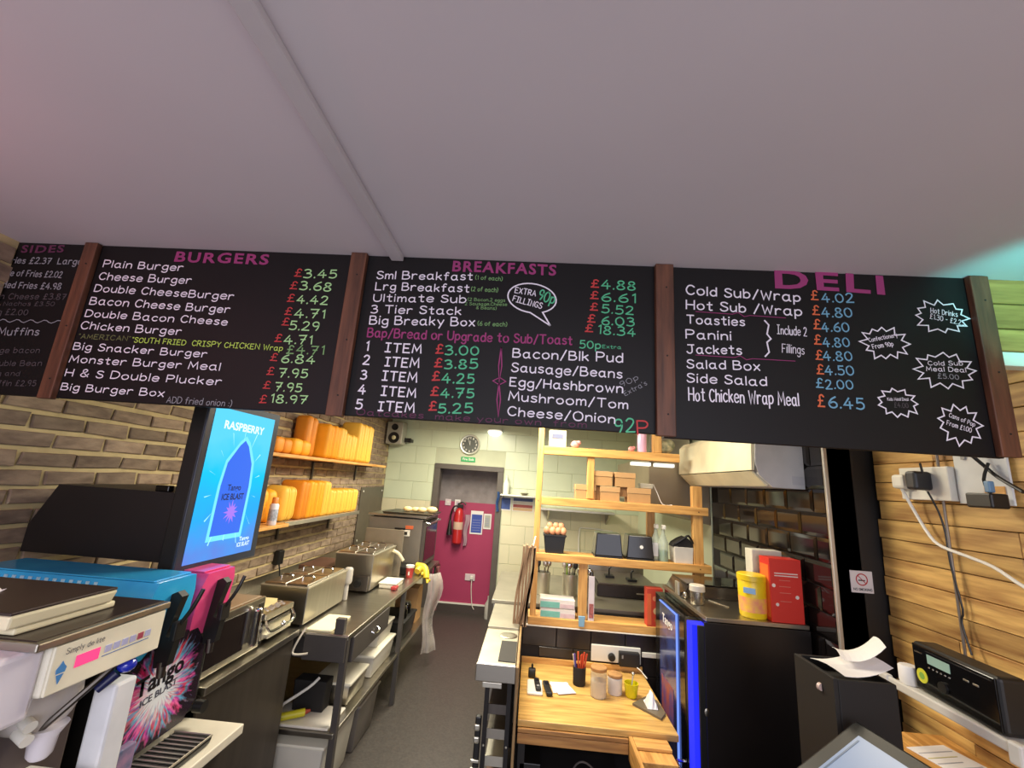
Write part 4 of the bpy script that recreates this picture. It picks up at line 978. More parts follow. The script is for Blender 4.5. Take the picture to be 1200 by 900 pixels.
cs = [(0.30, 'c81e5a'), (0.40, 'e86aa4'), (0.46, 'b83a9c'), (0.52, '4aa8cc'), (0.58, 'd83a4c'), (0.66, '3a62b0'), (0.74, 'e8a85a')]
cr.color_ramp.elements[0].position = cs[0][0]; cr.color_ramp.elements[0].color = rgb(cs[0][1]); cr.color_ramp.elements[1].position = cs[-1][0]; cr.color_ramp.elements[1].color = rgb(cs[-1][1])
for p_, c_ in cs[1:-1]: e = cr.color_ramp.elements.new(p_); e.color = rgb(c_)
ad = N.new('ShaderNodeMath'); ad.operation = 'MULTIPLY_ADD'; ad.inputs[1].default_value = 0.16; L.new(n2.outputs['Fac'], ad.inputs[0]); L.new(ln.outputs['Value'], ad.inputs[2])
mr = N.new('ShaderNodeMapRange'); mr.inputs[1].default_value = 0.125; mr.inputs[2].default_value = 0.185; L.new(ad.outputs[0], mr.inputs[0])
mxx = N.new('ShaderNodeMix'); mxx.data_type = 'RGBA'; mxx.inputs[6].default_value = rgb('dfe3e8'); L.new(mr.outputs[0], mxx.inputs[0]); L.new(cr.outputs[0], mxx.inputs[7])
mr2 = N.new('ShaderNodeMapRange'); mr2.inputs[1].default_value = 0.20; mr2.inputs[2].default_value = 0.245; L.new(ad.outputs[0], mr2.inputs[0])
mx3 = N.new('ShaderNodeMix'); mx3.data_type = 'RGBA'; L.new(mr2.outputs[0], mx3.inputs[0]); L.new(mxx.outputs[2], mx3.inputs[6]); mx3.inputs[7].default_value = rgb('241a24'); L.new(mx3.outputs[2], B.inputs['Base Color'])
sp = put('splash_panel', S().prism([(1.47, 0.86), (1.50, 1.10), (1.58, 1.175), (1.78, 1.175), (1.84, 1.10), (1.85, 0.90), (1.80, 0.845), (1.52, 0.835)], 'X', -1.275, -1.262), m_b, t, origin=(-1.268, 1.655, 1.01))
lettering('lettering', 'Tango', mat('print_black', '18141c', 0.4), sp, (-1.2615, 1.55, 1.02), (0, 1, 0.10), (0, -0.10, 1), 0.20, 0.055, 0.03)
lettering('lettering', 'ICE BLAST', mat('print_grey', '4a4a58', 0.4), sp, (-1.2615, 1.58, 0.985), (0, 1, 0.10), (0, -0.10, 1), 0.15, 0.022, 0.02)
put('column', S().box(-1.262, -1.235, 1.47, 1.57, 0.80, 0.90, 0.004), mat('column_print', '9a7a9c', 0.3, 0, .3, 22, dark='3f5f80'), t)
dt = put('drip_tray', S().taper(-1.262, -1.112, 1.44, 1.775, 0.801, 0.826, 0.95, 0.008), black, t)
for k in range(13):
    y = 1.46 + k * 0.0235
    put('grate_bar', S().cyl((-1.255, y, 0.829), (-1.12, y, 0.829), 0.0028, n=6), steel_l, dt)
put('grate_rim', S().tube([(-1.258, 1.447, .828), (-1.116, 1.447, .828), (-1.116, 1.768, .828), (-1.258, 1.768, .828)], 0.004, 6, 0), steel_l, dt)
for x in (-1.92, -1.36):
    for y in (1.47, 1.86): put('foot', S().cyl((x, y, .80), (x, y, .832), .018, n=10), rubber, t)
put('side_knob', S().cyl((-1.262, 1.86, .87), (-1.225, 1.86, .87), 0.022), black, t, True)

# soft-serve ice cream machine, nearest thing at the left edge
IX = -1.10
t = thing('ice_cream_machine', 'white soft-serve ice cream machine with a blue-knobbed lever at the left edge', 'ice cream machine', (-1.45, 1.2, 0.80))
# control head: slanted panel
pan = [(IX - 0.085, 1.235), (IX + 0.0, 1.235), (IX - 0.0, 1.365), (IX - 0.085, 1.365)]
put('control_head', S().box(-1.56, IX - 0.002, 1.075, 1.395, 1.240, 1.352, 0.008), mat('machine_cream', 'e9e3d0', 0.3), t)
hd = put('control_panel', S().box(IX - 0.003, IX + 0.004, 1.078, 1.392, 1.243, 1.350, 0.003), mat('panel_cream', 'efe8d0', 0.35), t)
put('display', S().box(IX + .004, IX + .0055, 1.135, 1.195, 1.285, 1.312), glow('display_pink', 'f0407a', 1.0), hd)
put('cone_symbol', S().prism([(1.103, 1.262), (1.112, 1.283), (1.095, 1.283)], 'X', IX + .004, IX + .005), mat('symbol_blue', '4a8ac8', .5), hd)
put('cone_symbol', S().prism([(1.0935, 1.286), (1.1135, 1.286), (1.1155, 1.296), (1.109, 1.303), (1.1035, 1.312), (1.098, 1.303), (1.0915, 1.296)], 'X', IX + .004, IX + .005), mat('symbol_blue', '4a8ac8', .5), hd)
for k in range(6):
    put('button', S().box(IX + .004, IX + .0055, 1.210 + k * 0.024, 1.228 + k * 0.024, 1.293, 1.310, .0005, 1), mat('button_red', 'b0485c', .5) if k == 4 else mat('button_lilac', 'b7b7dc', .5), hd)
put('line', S().box(IX + .004, IX + .005, 1.205, 1.345, 1.285, 1.287), mat('print_blue', '5a7ab0', .5), hd)
handwriting('lettering', 'Simply de lite', mat('print_dark', '5a5460', 0.5), hd, (IX + .0045, 1.105, 1.325), (0, 1, 0.0), (0, 0, 1), 0.095, 0.012, 0.0014)
put('top_plate', S().box(-1.66, IX + 0.008, 1.03, 1.40, 1.352, 1.372, 0.004), steel, t)
put('top_surface', S().box(-1.65, IX - 0.008, 1.04, 1.39, 1.3721, 1.3745), mat('top_dark', '41352f', .3, .3), t)
put('body', S().box(-1.72, -1.22, 0.95, 1.10, 0.84, 1.352, 0.012), white_w, t)
put('side_panel', S().box(-1.215, -1.115, 0.93, 1.075, 1.20, 1.352, 0.01), white_w, t)
put('back_body', S().box(-1.72, -1.30, 1.10, 1.39, 0.84, 1.24, 0.01), mat('machine_dark', '6b5f5e', .4, .4), t)
put('hopper', S().box(-1.60, -1.18, 1.05, 1.30, 1.375, 1.392, 0.005), cream, t)
ld = put('hopper_lid', S().taper(-1.64, -1.165, 1.02, 1.285, 1.392, 1.425, 0.96, 0.006), cream, t)
put('lid_top', S().box(-1.64, -1.168, 1.022, 1.283, 1.425, 1.432, 0.002), mat('lid_brown', '3a2d2a', 0.3), ld)
# dispensing head
put('freezing_door', S().lathe((-1.30, 1.235, 1.165), [(0.085, 0), (0.085, 0.06), (0.07, 0.085), (0.03, 0.095)], 24, (1, 0, 0)), mat('door_clear', 'd6d0cc', 0.2), t, True)
put('door_bolt', S().cyl((-1.235, 1.175, 1.145), (-1.195, 1.165, 1.135), 0.014), white, t, True)
put('door_bolt', S().cyl((-1.235, 1.175, 1.115), (-1.195, 1.165, 1.105), 0.014), white, t, True)
put('nozzle', S().lathe((-1.225, 1.235, 1.03), [(0.018, 0), (0.026, 0.01), (0.03, 0.05), (0.045, 0.075)], 16), white_w, t, True)
lv = put('lever', S().tube([(-1.22, 1.21, 1.10), (-1.18, 1.24, 1.155), (-1.15, 1.27, 1.20), (-1.13, 1.30, 1.235)], 0.008), steel_d, t, True)
put('lever_knob', S().ball((-1.115, 1.315, 1.225), 0.023, 0.023, 0.019), mat('knob_blue', '1c2fb0', 0.1, coat=.5), lv, True)
put('lever_grip', S().cyl((-1.15, 1.275, 1.175), (-1.125, 1.30, 1.21), 0.011, 0.014), mat('grip_navy', '1a1f4a', 0.3), lv, True)
put('drip_shelf', S().box(-1.33, -1.12, 1.11, 1.30, 0.95, 0.975, .006), white, t)
put('front_post', S().box(-1.20, -1.135, 1.32, 1.39, 0.80, 1.17, 0.008), mat('post_white', 'dfe0e4', .35), t)
put('drip_cover', S().box(-1.40, -1.14, 1.11, 1.31, 0.84, 0.95, 0.01), mat('cover_white', 'dcd6ce', .35), t)
put('warning_mark', S().prism([(1.20, .90), (1.24, .905), (1.235, .935)], 'X', -1.14, -1.139), mat('mark_orange', 'c0532c', .5), t)
for x in (-1.66, -1.20):
    put('foot', S().cyl((x, 1.0, .80), (x, 1.0, .842), .02, n=12), rubber, t)
    put('foot', S().cyl((x, 1.34, .80), (x, 1.34, .842), .02, n=12), rubber, t)
s = S()
single('paper_tissue', S().sheet(lambda u, v: Vector((-1.44 + .07 * u, 1.10 + .07 * v, 1.434 + 0.02 * math.sin(u * 3.1) * math.sin(v * 3.1) + .004 * math.sin(u * 17 + v * 9))), 8, 8), paper, 'crumpled white tissue on the dark lid of the ice cream machine', 'tissue')

# ================================================================== BACK WALL AND LOBBY
t = thing('wall_clock', 'round wall clock with a silver rim over the doorway', 'clock', (-0.905, YB - 0.02, 2.25))
CX, CZ = -0.905, 2.275
put('rim', S().lathe((CX, YB - 0.004, CZ), [(0.142, 0), (0.145, 0.02), (0.135, 0.035), (0.12, 0.03)], 32, (0, -1, 0)), mat('clock_rim', 'd6d6c8', 0.3, 0.3), t, True)
fc = put('face', S().cyl((CX, YB - 0.03, CZ), (CX, YB - 0.036, CZ), 0.118, n=32), mat('clock_face', '4f534c', 0.5), t)
for k in range(12):
    a = k * PI / 6
    txt = str(12 if k == 0 else k)
    lettering('numeral', txt, white, fc, (CX + 0.092 * math.sin(a) - 0.011 * len(txt), YB - 0.0365, CZ + 0.092 * math.cos(a) - 0.012), (1, 0, 0), (0, 0, 1), 0.019 * len(txt), 0.026, 0.03)
put('hand', S().box(CX - .003, CX + .003, YB - .040, YB - .038, CZ - .01, CZ + .055), white, t)
put('hand', S().tube([(CX, YB - .041, CZ), (CX - .03, YB - .041, CZ + .075)], 0.0028, 6, 0), white, t)
t = thing('exit_sign', 'green fire exit sign above the door frame', 'sign', (-0.915, YB - .01, 2.03))
pn = put('panel', S().box(-1.015, -0.815, YB - 0.012, YB - 0.004, 2.035, 2.10, 0.001), mat('sign_green', '2fae62', 0.5), t)
lettering('lettering', 'Fire Exit', white, t, (-0.995, YB - 0.0125, 2.055), (1, 0, 0), (0, 0, 1), 0.16, 0.032, 0.02)
t = thing('emergency_light', 'small bright ceiling-line light fitting over the back wall', 'lamp', (-0.565, YB - .05, 2.45))
put('diffuser', S().lathe((-0.565, YB - 0.05, 2.415), [(0.05, 0), (0.09, 0.03), (0.10, 0.06)], 20), glow('lamp_white', 'fffbe6', 2.5), t, True)
put('base', S().box(-0.665, -0.465, YB - .1, YB - .005, 2.475, 2.50), white, t)
for (x0, x1, z0, z1, c, lb, nm) in ((-0.415, -0.275, 1.42, 1.60, '4a62a8', 'blue safety poster on the back wall right of the door frame', 'poster'),
                             (-0.255, 0.03, 1.42, 1.60, None, 'poster of blue, red and pale bands on the back wall beside the shelf post', 'poster')):
    t = thing(nm, lb, 'poster', ((x0 + x1) / 2, YB - .01, z0))
    put('sheet', S().box(x0, x1, YB - .010, YB - .006, z0, z1), paper, t)
    if c: put('print', S().box(x0 + .01, x1 - .01, YB - .0115, YB - .0095, z0 + .015, z1 - .015), mat('print_' + c, c, .6), t)
    else:
        for i, cc in enumerate(('d9b48a', 'a85450', 'd8d4cc', '56689c')): put('band', S().box(x0 + .01, x1 - .01, YB - .0115, YB - .0095, z0 + .008 + i * .042, z0 + .047 + i * .042), mat('print_' + cc, cc, .6), t)
t = thing('back_wall_shelf', 'thin pale shelf on the back wall right of the doorway', 'shelf', (-0.2, YB - .1, 1.60))
put('shelf_board', S().box(-0.42, 0.06, YB - .20, YB - .005, 1.615, 1.635, .003), steel_l, t)
put('bracket', S().box(-0.40, -0.385, YB - .18, YB - .005, 1.585, 1.615), steel_d, t)
put('bracket', S().box(0.02, 0.035, YB - .18, YB - .005, 1.585, 1.615), steel_d, t)
t = thing('white_bottle', 'tall white bottle on the thin shelf beside the doorway', 'bottle', (-0.35, YB - .1, 1.636))
put('bottle', S().lathe((-0.35, YB - .1, 1.636), [(0.04, 0), (0.043, 0.02), (0.042, 0.14), (0.015, 0.19), (0.015, 0.22)], 18), mat('bottle_white', 'eeefe2', .35), t, True)
put('cap', S().cyl((-0.35, YB - .1, 1.856), (-0.35, YB - .1, 1.885), 0.019, n=16), white, t, True)
single('small_dish', S().lathe((-0.10, YB - .1, 1.636), [(0.03, 0), (0.06, 0.03), (0.056, 0.03), (0.028, 0.005)], 18), steel, 'small metal dish on the thin shelf beside the white bottle', 'dish', smooth=True)
single('blue_cloth', S().sheet(lambda u, v: Vector((-0.475 + 0.035 * u + .008 * math.sin(v * 8), YB - .045 - .02 * math.sin(u * 7), 1.66 - 0.26 * v)), 6, 10).sheet(lambda u, v: Vector((-0.475 + 0.035 * u + .008 * math.sin(v * 8), YB - .055 - .02 * math.sin(u * 7), 1.66 - 0.26 * v)), 6, 10), mat('apron_blue', '4668a0', .8), 'blue cloth hanging on the right leg of the door frame', 'cloth')
t = thing('steel_wall_shelf', 'stainless shelf with triangular brackets on the back wall behind the pine rack', 'shelf', (0.6, 5.9, 1.44))
put('shelf_board', S().box(0.12, 1.06, 5.72, YB - .01, 1.480, 1.508, .003), steel_l, t)
put('bracket', S().prism([(YB - .01, 1.48), (5.75, 1.48), (YB - .01, 1.33)], 'X', 1.00, 1.02), steel, t)
put('bracket', S().prism([(YB - .01, 1.48), (5.75, 1.48), (YB - .01, 1.33)], 'X', 0.22, 0.24), steel, t)
single('white_pipe', S().tube([(0.66, YB - .02, 0.95), (0.66, YB - .02, 1.22), (0.72, YB - .02, 1.27), (1.1, YB - .02, 1.25)], 0.012), white, 'bent white water pipe on the back wall seen under the egg shelf', 'pipe', smooth=True)

# lobby wall: extinguisher, notices, sockets
LY = 6.466
t = thing('fire_extinguisher', 'red fire extinguisher with a black horn on the magenta wall', 'fire extinguisher', (-1.02, LY - .1, 0.86))
m_red = mat('extinguisher_red', 'c22a2c', 0.3, coat=.3)
put('cylinder', S().lathe((-1.02, LY - .085, 0.90), [(0.05, 0), (0.068, 0.02), (0.068, 0.40), (0.05, 0.46), (0.025, 0.49)], 24), m_red, t, True)
put('label_band', S().cyl((-1.02, LY - .085, 1.10), (-1.02, LY - .085, 1.20), 0.069, n=24), mat('label_cream', 'd9b7a0', .6), t, True)
put('valve', S().box(-1.05, -0.97, LY - .11, LY - .06, 1.39, 1.44, .006), black, t)
put('lever', S().tube([(-1.05, LY - .085, 1.44), (-0.98, LY - .085, 1.47), (-0.93, LY - .085, 1.44)], 0.01), black, t)
put('hose', S().tube([(-1.04, LY - .09, 1.42), (-1.10, LY - .10, 1.40), (-1.135, LY - .10, 1.30), (-1.135, LY - .10, 1.2)], 0.012), black, t, True)
put('horn', S().lathe((-1.135, LY - .10, 1.02), [(0.042, 0), (0.035, 0.05), (0.02, 0.18), (0.012, 0.2)], 16), black, t, True)
put('wall_bracket', S().box(-1.06, -0.98, LY - .02, LY - .001, 1.0, 1.3), steel_d, t)
single('plastic_bag', S().sheet(lambda u, v: Vector((-0.94 + 0.075 * u * (1 - .4 * v) + .01 * math.sin(v * 9), LY - .05 - .02 * math.sin(u * 6), 1.30 - 0.42 * v)), 8, 10).sheet(lambda u, v: Vector((-0.94 + 0.075 * u * (1 - .4 * v) + .01 * math.sin(v * 9), LY - .035 - .02 * math.sin(u * 6), 1.30 - 0.42 * v)), 8, 10), mat('grey_film', 'b79aa6', .3), 'limp greyish plastic bag hanging right of the extinguisher', 'bag', smooth=True)
for (x0, x1, z0, z1, pr_, lb) in ((-0.86, -0.68, 1.04, 1.36, '3f56b0', 'white-edged blue notice on the magenta wall'), (-0.67, -0.56, 1.12, 1.33, 'b9b9ae', 'small pale notice beside the blue notice'), (-1.11, -1.03, 1.33, 1.50, 'd8c6cc', 'narrow pale notice just above the extinguisher'), (-0.67, -0.56, 0.0, 0.0, None, '')):
    if not lb: continue
    t = thing('notice', lb, 'notice', ((x0 + x1) / 2, LY - .004, z0))
    put('sheet', S().box(x0, x1, LY - .005, LY - .001, z0, z1), paper, t)
    put('print', S().box(x0 + .015, x1 - .015, LY - .0065, LY - .0045, z0 + .02, z1 - (.05 if pr_ == '3f56b0' else .02)), mat('print_' + pr_, pr_, .6), t)
    for k in range(5): put('text_line', S().box(x0 + .028, x1 - .03, LY - .0075, LY - .006, z0 + .05 + k * .035 * (z1 - z0) / .32, z0 + .056 + k * .035 * (z1 - z0) / .32), mat('faint_print', '8d95c0', .6), t)
for (x, z, w, lb) in ((-1.21, 1.41, .085, 'white light switch high on the magenta wall left of the extinguisher'), (-0.80, 0.42, .14, 'white double socket low on the magenta wall')):
    t = thing('wall_plate', lb, 'socket' if w > .1 else 'switch', (x, LY, z))
    put('plate', S().box(x - w / 2, x + w / 2, LY - .012, LY - .001, z, z + .088, .003), mat('plate_pinkish', 'e3cfd4', .4), t)
    if w > .1:
        put('plug', S().box(x + .005, x + .05, LY - .045, LY - .012, z + .02, z + .065, .006), white, t)
        put('flex', S().tube([(x + .03, LY - .03, z + .02), (x + .035, LY - .03, z - .12), (x + .06, LY - .03, z - .30), (x + .09, LY - .02, z - .36)], 0.006), white, t, True)
    else: put('rocker', S().box(x - .015, x + .015, LY - .017, LY - .011, z + .03, z + .06, .002), white, t)
for i, (x, z, sx_, sz_) in enumerate(((-1.22, 1.86, .02, .015), (-0.99, 1.85, .016, .02), (-0.88, 1.80, .014, .01), (-0.87, 1.70, .018, .015), (-1.2, 1.66, .015, .01), (-0.68, 1.62, .018, .018), (-0.78, 1.86, .01, .012))):
    pass
single('bleach_bottle', S().lathe((-0.50, 6.30, 0.0), [(0.045, 0), (0.05, 0.02), (0.048, 0.18), (0.018, 0.24), (0.018, 0.28)], 16), mat('dusty_white', 'c9c4ba', .5), 'pale bottle on the lobby floor behind the right leg of the door frame', 'bottle', smooth=True)

# ================================================================== STEEL UNITS RIGHT OF THE AISLE
t = thing('corner_sink_unit', 'pale stainless unit with a raised ledge beyond the pine rack', 'counter', (0.0, 4.2, 0))
put('worktop', S().box(-0.265, 1.38, 3.62, 4.75, 0.875, 0.905, .004), mat('dull_worktop', 'a39d8c', .4, .6), t)
put('front_panel', S().box(-0.25, 1.37, 3.64, 4.73, 0.08, 0.874), steel, t)
put('plinth', S().box(-0.22, 1.35, 3.66, 4.7, 0.0, 0.08), black_m, t)
t = thing('steel_prep_unit', 'narrow stainless worktop on a black frame with a square dark well, beside the pine desk', 'counter', (-0.12, 2.9, 0))
put('worktop', S().box(-0.237, -0.035, 2.515, 3.06, 0.835, 0.872, .003), mat('satin_worktop', 'c2bba4', .38, .5), t)
put('front_lip', S().box(-0.240, -0.032, 2.500, 2.515, 0.79, 0.872, .003), steel, t)
put('dark_well', S().box(-0.130, -0.038, 2.545, 2.85, 0.8725, 0.876, .001), mat('well_dark', '2a2723', .7), t)
put('sink_bowl', S().lathe((-0.095, 2.95, 0.8722), [(0.055, 0.002), (0.05, 0.004), (0.028, 0.001)], 24), steel, t, True)
put('raised_ledge', S().box(-0.237, -0.035, 3.061, 3.60, 0.835, 0.885, .003), mat('dull_worktop', 'a39d8c', .4, .6), t)
for y in (2.53, 3.5):
    for x in (-0.175, -0.06): put('leg', S().box(x - .011, x + .011, y - .011, y + .011, 0.0, 0.835), black_m, t)
for i, z in enumerate((0.10, 0.26, 0.40, 0.52, 0.63)):
    put('tray', S().box(-0.165, -0.07, 2.545, 3.4, z, z + .02, .002).box(-0.165, -0.07, 2.54, 2.546, z, z + .045), (steel, mat('rusty_tray', '6e5340', .5, .4), steel_l, steel, steel_d)[i], t)
for z in (0.32, 0.50): 
    for x in (-.175, -.06): put('bolt', S().ball((x, 2.517, z), .006), steel_l, t)
put('catch', S().box(-0.20, -0.10, 2.496, 2.51, 0.765, 0.79, .002), steel_l, t)
tg = thing('belt_of_tongs', 'black gadget with two pale rings hanging at the aisle side of the trays', 'gadget', (-0.21, 2.5, .3))
put('strap', S().box(-0.222, -0.192, 2.50, 2.53, 0.33, 0.63, .006), black, tg)
for z in (0.585, 0.53): put('ring', S().box(-0.226, -0.196, 2.492, 2.50, z - .014, z + .014, .006), steel_l, tg)
for z in (0.44, 0.405): put('bar', S().box(-0.232, -0.190, 2.490, 2.50, z - .007, z + .007, .003), steel_l, tg)

# half wall with large black tiles, timber end board
m_blk = mat('black_flat_tile', '2b2523', 0.25, 0, 0.06, 4, 0, (1, 1, 1), 0.12)
hw = struct('wall_half', S().box(-0.015, XR, 3.30, 3.40, 0, 0.845), m_grout)
hme = meshof(S().box(-0.1155, 0.1155, -0.010, 0.002, -0.062, 0.062, .003, 1), m_blk, 'tile')
for r in range(5):
    for c in range(7):
        x = 0.105 + c * 0.2345 - (0.117 if r % 2 else 0)
        if x + .116 > XR or x - .116 < -.03: continue
        piece('tile', hme, (x, 3.298, 0.782 - r * 0.1265), hw)
struct('trim_7', S().box(-0.015, 1.2, 3.270, 3.30, 0.845, 0.852, .002), white)
single('end_board', S().box(-0.031, -0.017, 2.49, 3.30, 0.30, 0.872, .003), wood('end_board_wood', 'a98a5c', '7a5f3c', 2), 'worn timber board on edge between the steel unit and the pine desk', 'board')
# brown paper bags hanging from the post
t = thing('hanging_paper_bags', 'bundle of folded brown paper bags hung on the left post of the pine rack', 'paper bags', (-0.0, 3.22, 0.88))
m_kraft = mat('kraft_paper', '94765a', .9, 0, .12, 10)
for k in range(7):
    x = -0.055 + k * 0.0155
    s = S().sheet(lambda u, v: Vector((x + 0.10 * (1 - v) * .45 - 0.03 + .006 * math.sin(v * 7 + k), 3.15 + 0.09 * u, 1.375 - 0.50 * v + .01 * math.sin(k * 2.))), 2, 8)
    o = put('paper_bag', s, m_kraft, t); md = o.modifiers.new('thickness', 'SOLIDIFY'); md.thickness = 0.015
put('string', S().tube([(0.03, 3.19, 1.37), (0.04, 3.24, 1.42), (0.045, 3.27, 1.43)], .004), paper, t)

# ================================================================== PINE RACK (shelving over the half wall)
t = thing('pine_rack', 'pine shelving rack of posts and thick boards standing on the half wall', 'shelving', (0.6, 3.36, 0.853))
F0, F1 = 3.275, 3.42
def post(x0, x1, z0, z1, y0=F0 + .02, y1=F0 + .065): put('post', S().box(x0, x1, y0, y1, z0, z1, .003), pine_z, t)
post(0.030, 0.072, 0.853, 2.45); post(1.165, 1.235, 1.20, 1.86)
post(0.405, 0.455, 1.72, 2.02); post(0.885, 0.945, 1.27, 1.655, 3.472, 3.51); post(0.365, 0.425, 0.905, 1.27); post(0.885, 0.95, 2.085, 2.45)
for (x0, x1, z0, z1, d) in ((0.073, 1.075, 2.022, 2.083, 0.0), (0.073, 1.27, 1.655, 1.712, 0.0), (0.055, 1.28, 1.268, 1.322, 0.0), (0.02, 0.98, 0.853, 0.903, 0.0)):
    put('shelf', S().box(x0, x1, F0 - d, F0 + .045, z0, z1, .004), pine_x, t)
    put('shelf_plank', S().box(x0, x1, F0 + .047, F1 + .05, z0 + .02, z1 - .002, .004), pine_x, t)
for x in (0.05, 1.2):
    for z in (2.05, 1.68, 1.295): put('screw', S().cyl((x, F0 - .0005, z), (x, F0 - .003, z), .004, n=8), black_m, t) if not (x > 1 and z > 2) else None
SH = (0.902, 1.3205, 1.7105, 2.0815)
# burger boxes
def cbox(lb, x0, x1, z0, z1, y0=3.31, y1=3.43):
    t = thing('cardboard_box', lb, 'box', ((x0 + x1) / 2, (y0 + y1) / 2, z0), 'small cardboard boxes on the pine rack')
    zm = z0 + (z1 - z0) * .62
    put('base', S().box(x0, x1, y0, y1, z0, zm, .001, 1), card, t)
    put('lid', S().box(x0 - .003, x1 + .003, y0 - .003, y1 + .003, zm + .002, z1, .001, 1), mat('card_lid', 'c49a69', .85, 0, .05, 8), t)
cbox('small brown card box at the left of the lower row on the pine rack', 0.325, 0.468, SH[2], SH[2] + .108)
cbox('small brown card box in the middle of the lower row on the pine rack', 0.505, 0.645, SH[2], SH[2] + .105)
cbox('small brown card box at the right of the lower row on the pine rack', 0.705, 0.87, SH[2], SH[2] + .108)
cbox('left of the two small brown card boxes stacked on top', 0.448, 0.590, SH[2] + .109, SH[2] + .109 + .105)
cbox('right of the two small brown card boxes stacked on top', 0.612, 0.758, SH[2] + .109, SH[2] + .109 + .105)
single('bridge_card', S().box(0.645, 0.704, 3.33, 3.42, SH[2] + .04, SH[2] + .1085), card_d, 'strip of dark card wedged between the middle and right lower boxes', 'card')
single('bridge_card', S().box(0.472, 0.503, 3.33, 3.42, SH[2], SH[2] + .1085), card_d, 'narrow dark card between the left and middle lower boxes', 'card')
single('clear_pot', S().taper(0.80, 0.90, 3.33, 3.42, SH[2] + .109, SH[2] + .145, .85, .004), mat('clear_pot', 'c9c4b4', .2, alpha=.7), 'clear plastic pot on the right lower card box', 'pot')
single('thin_wire', S().tube([(0.905, 3.36, SH[2] + .14), (0.93, 3.35, SH[2] + .08), (0.965, 3.34, SH[2] + .004), (1.03, 3.33, SH[2] + .004)], .003), paper, 'thin pale wire trailing on the rack right of the card boxes', 'wire')
# top shelf
t = thing('picture_card', 'white card with a small blue print standing on the top pine shelf', 'card', (0.18, 3.4, SH[3]))
put('sheet', S().box(0.11, 0.245, 3.40, 3.408, SH[3], SH[3] + .14), mat('cream_card', 'e4dfb8', .6), t); put('print', S().box(0.135, 0.22, 3.396, 3.400, SH[3] + .075, SH[3] + .11), mat('print_grey_blue', '6f7898', .6), t)
for (x, s_, lb) in ((0.31, .03, 'pink ornament left on the top pine shelf'), (0.735, .022, 'small pink ornament beside the pink candle jar')):
    tt = thing('pink_ornament', lb, 'ornament', (x, 3.34, SH[3]))
    put('body', S().ball((x, 3.34, SH[3] + s_), s_ * 1.1, s_, s_), mat('ornament_pink', 'e29a94', .5, 0, .2, 40), tt, True)
    put('head', S().ball((x + s_ * .9, 3.34, SH[3] + s_ * 1.5), s_ * .6), mat('ornament_pink', 'e29a94'), tt, True)
single('pink_jar', S().lathe((0.815, 3.34, SH[3]), [(0.03, 0), (0.034, 0.01), (0.034, 0.14), (0.03, 0.15)], 18), mat('lilac_pink', 'e5b4d2', .3), 'tall pale pink jar on the top pine shelf', 'jar', smooth=True)
single('leafy_ornament', S().ball((0.99, 3.36, SH[3] + .055), .06, .05, .055, 10, 6).ball((1.02, 3.37, SH[3] + .07), .05, .05, .05, 9, 6), mat('mottled_green', 'b7b08c', .7, 0, .4, 25, dark='4f5a44'), 'mottled green and cream bundle at the right of the top pine shelf', 'bundle')
for (x, lb) in ((0.84, 'left pale strip lamp under the top pine shelf'), (1.02, 'right pale strip lamp under the top pine shelf')):
    single('strip_lamp', S().box(x - .075, x + .075, 3.46, 3.52, 1.993, 2.02, .005), glow('strip_white', 'f4f0da', 1.2), lb, 'lamp')
# egg tub and eggs
t = thing('egg_tub', 'black square tub heaped with eggs on the pine rack', 'tub', (0.18, 3.35, SH[1]))
put('tub', S().taper(0.105, 0.262, 3.29, 3.41, SH[1], SH[1] + .125, .82, .005), black, t)
put('rim', S().box(0.100, 0.267, 3.285, 3.415, SH[1] + .118, SH[1] + .130, .003), black, t)
m_egg = mat('egg_shell', 'dd9c72', .55, 0, .08, 8, 0, (1, 1, 1), .12)
egg = meshof(S().ball((0, 0, 0), .0235, .0235, .029, 14, 10), m_egg, 'egg')
for p in egg.polygons: p.use_smooth = True
spots = [(0.125, 3.305, 0), (0.165, 3.30, 0), (0.205, 3.305, 0), (0.243, 3.31, 0), (0.13, 3.35, 0), (0.172, 3.35, 0.0), (0.214, 3.35, 0), (0.245, 3.36, 0), (0.145, 3.325, .03), (0.188, 3.325, .03), (0.228, 3.33, .03)]
pos = ['front row leftmost', 'front row second from the left', 'front row second from the right', 'front row rightmost', 'back row leftmost', 'back row second from the left', 'back row second from the right', 'back row rightmost', 'top layer left', 'top layer middle', 'top layer right']
for (x, y, dz), lb in zip(spots, pos):
    o = bpy.data.objects.new('egg', egg); C.objects.link(o); o.location = (x, y, SH[1] + .155 + dz); o.rotation_euler = (random.uniform(-.5, .5), random.uniform(-.5, .5), 0)
    tag(o, 'brown egg in the black tub, ' + lb, 'egg', 'eggs in the black tub')
# two upturned black containers
for (x0, x1, st, lb) in ((0.475, 0.665, 0, 'left upturned black gastro container on the pine rack'), (0.70, 0.885, 1, 'right upturned black gastro container with a white round sticker')):
    t = thing('black_container', lb, 'container', ((x0 + x1) / 2, 3.36, SH[1]), 'upturned black containers')
    put('body', S().taper(x0 + .01, x1 - .01, 3.30, 3.45, SH[1] + .012, SH[1] + .165, 1.16, .006), black_g, t)
    put('rim', S().box(x0 - .004, x1 + .004, 3.285, 3.465, SH[1], SH[1] + .012, .003), black, t)
    if st: put('sticker', S().cyl((0.80, 3.2935, SH[1] + .09), (0.80, 3.2865, SH[1] + .09), .012, n=20), paper, t)
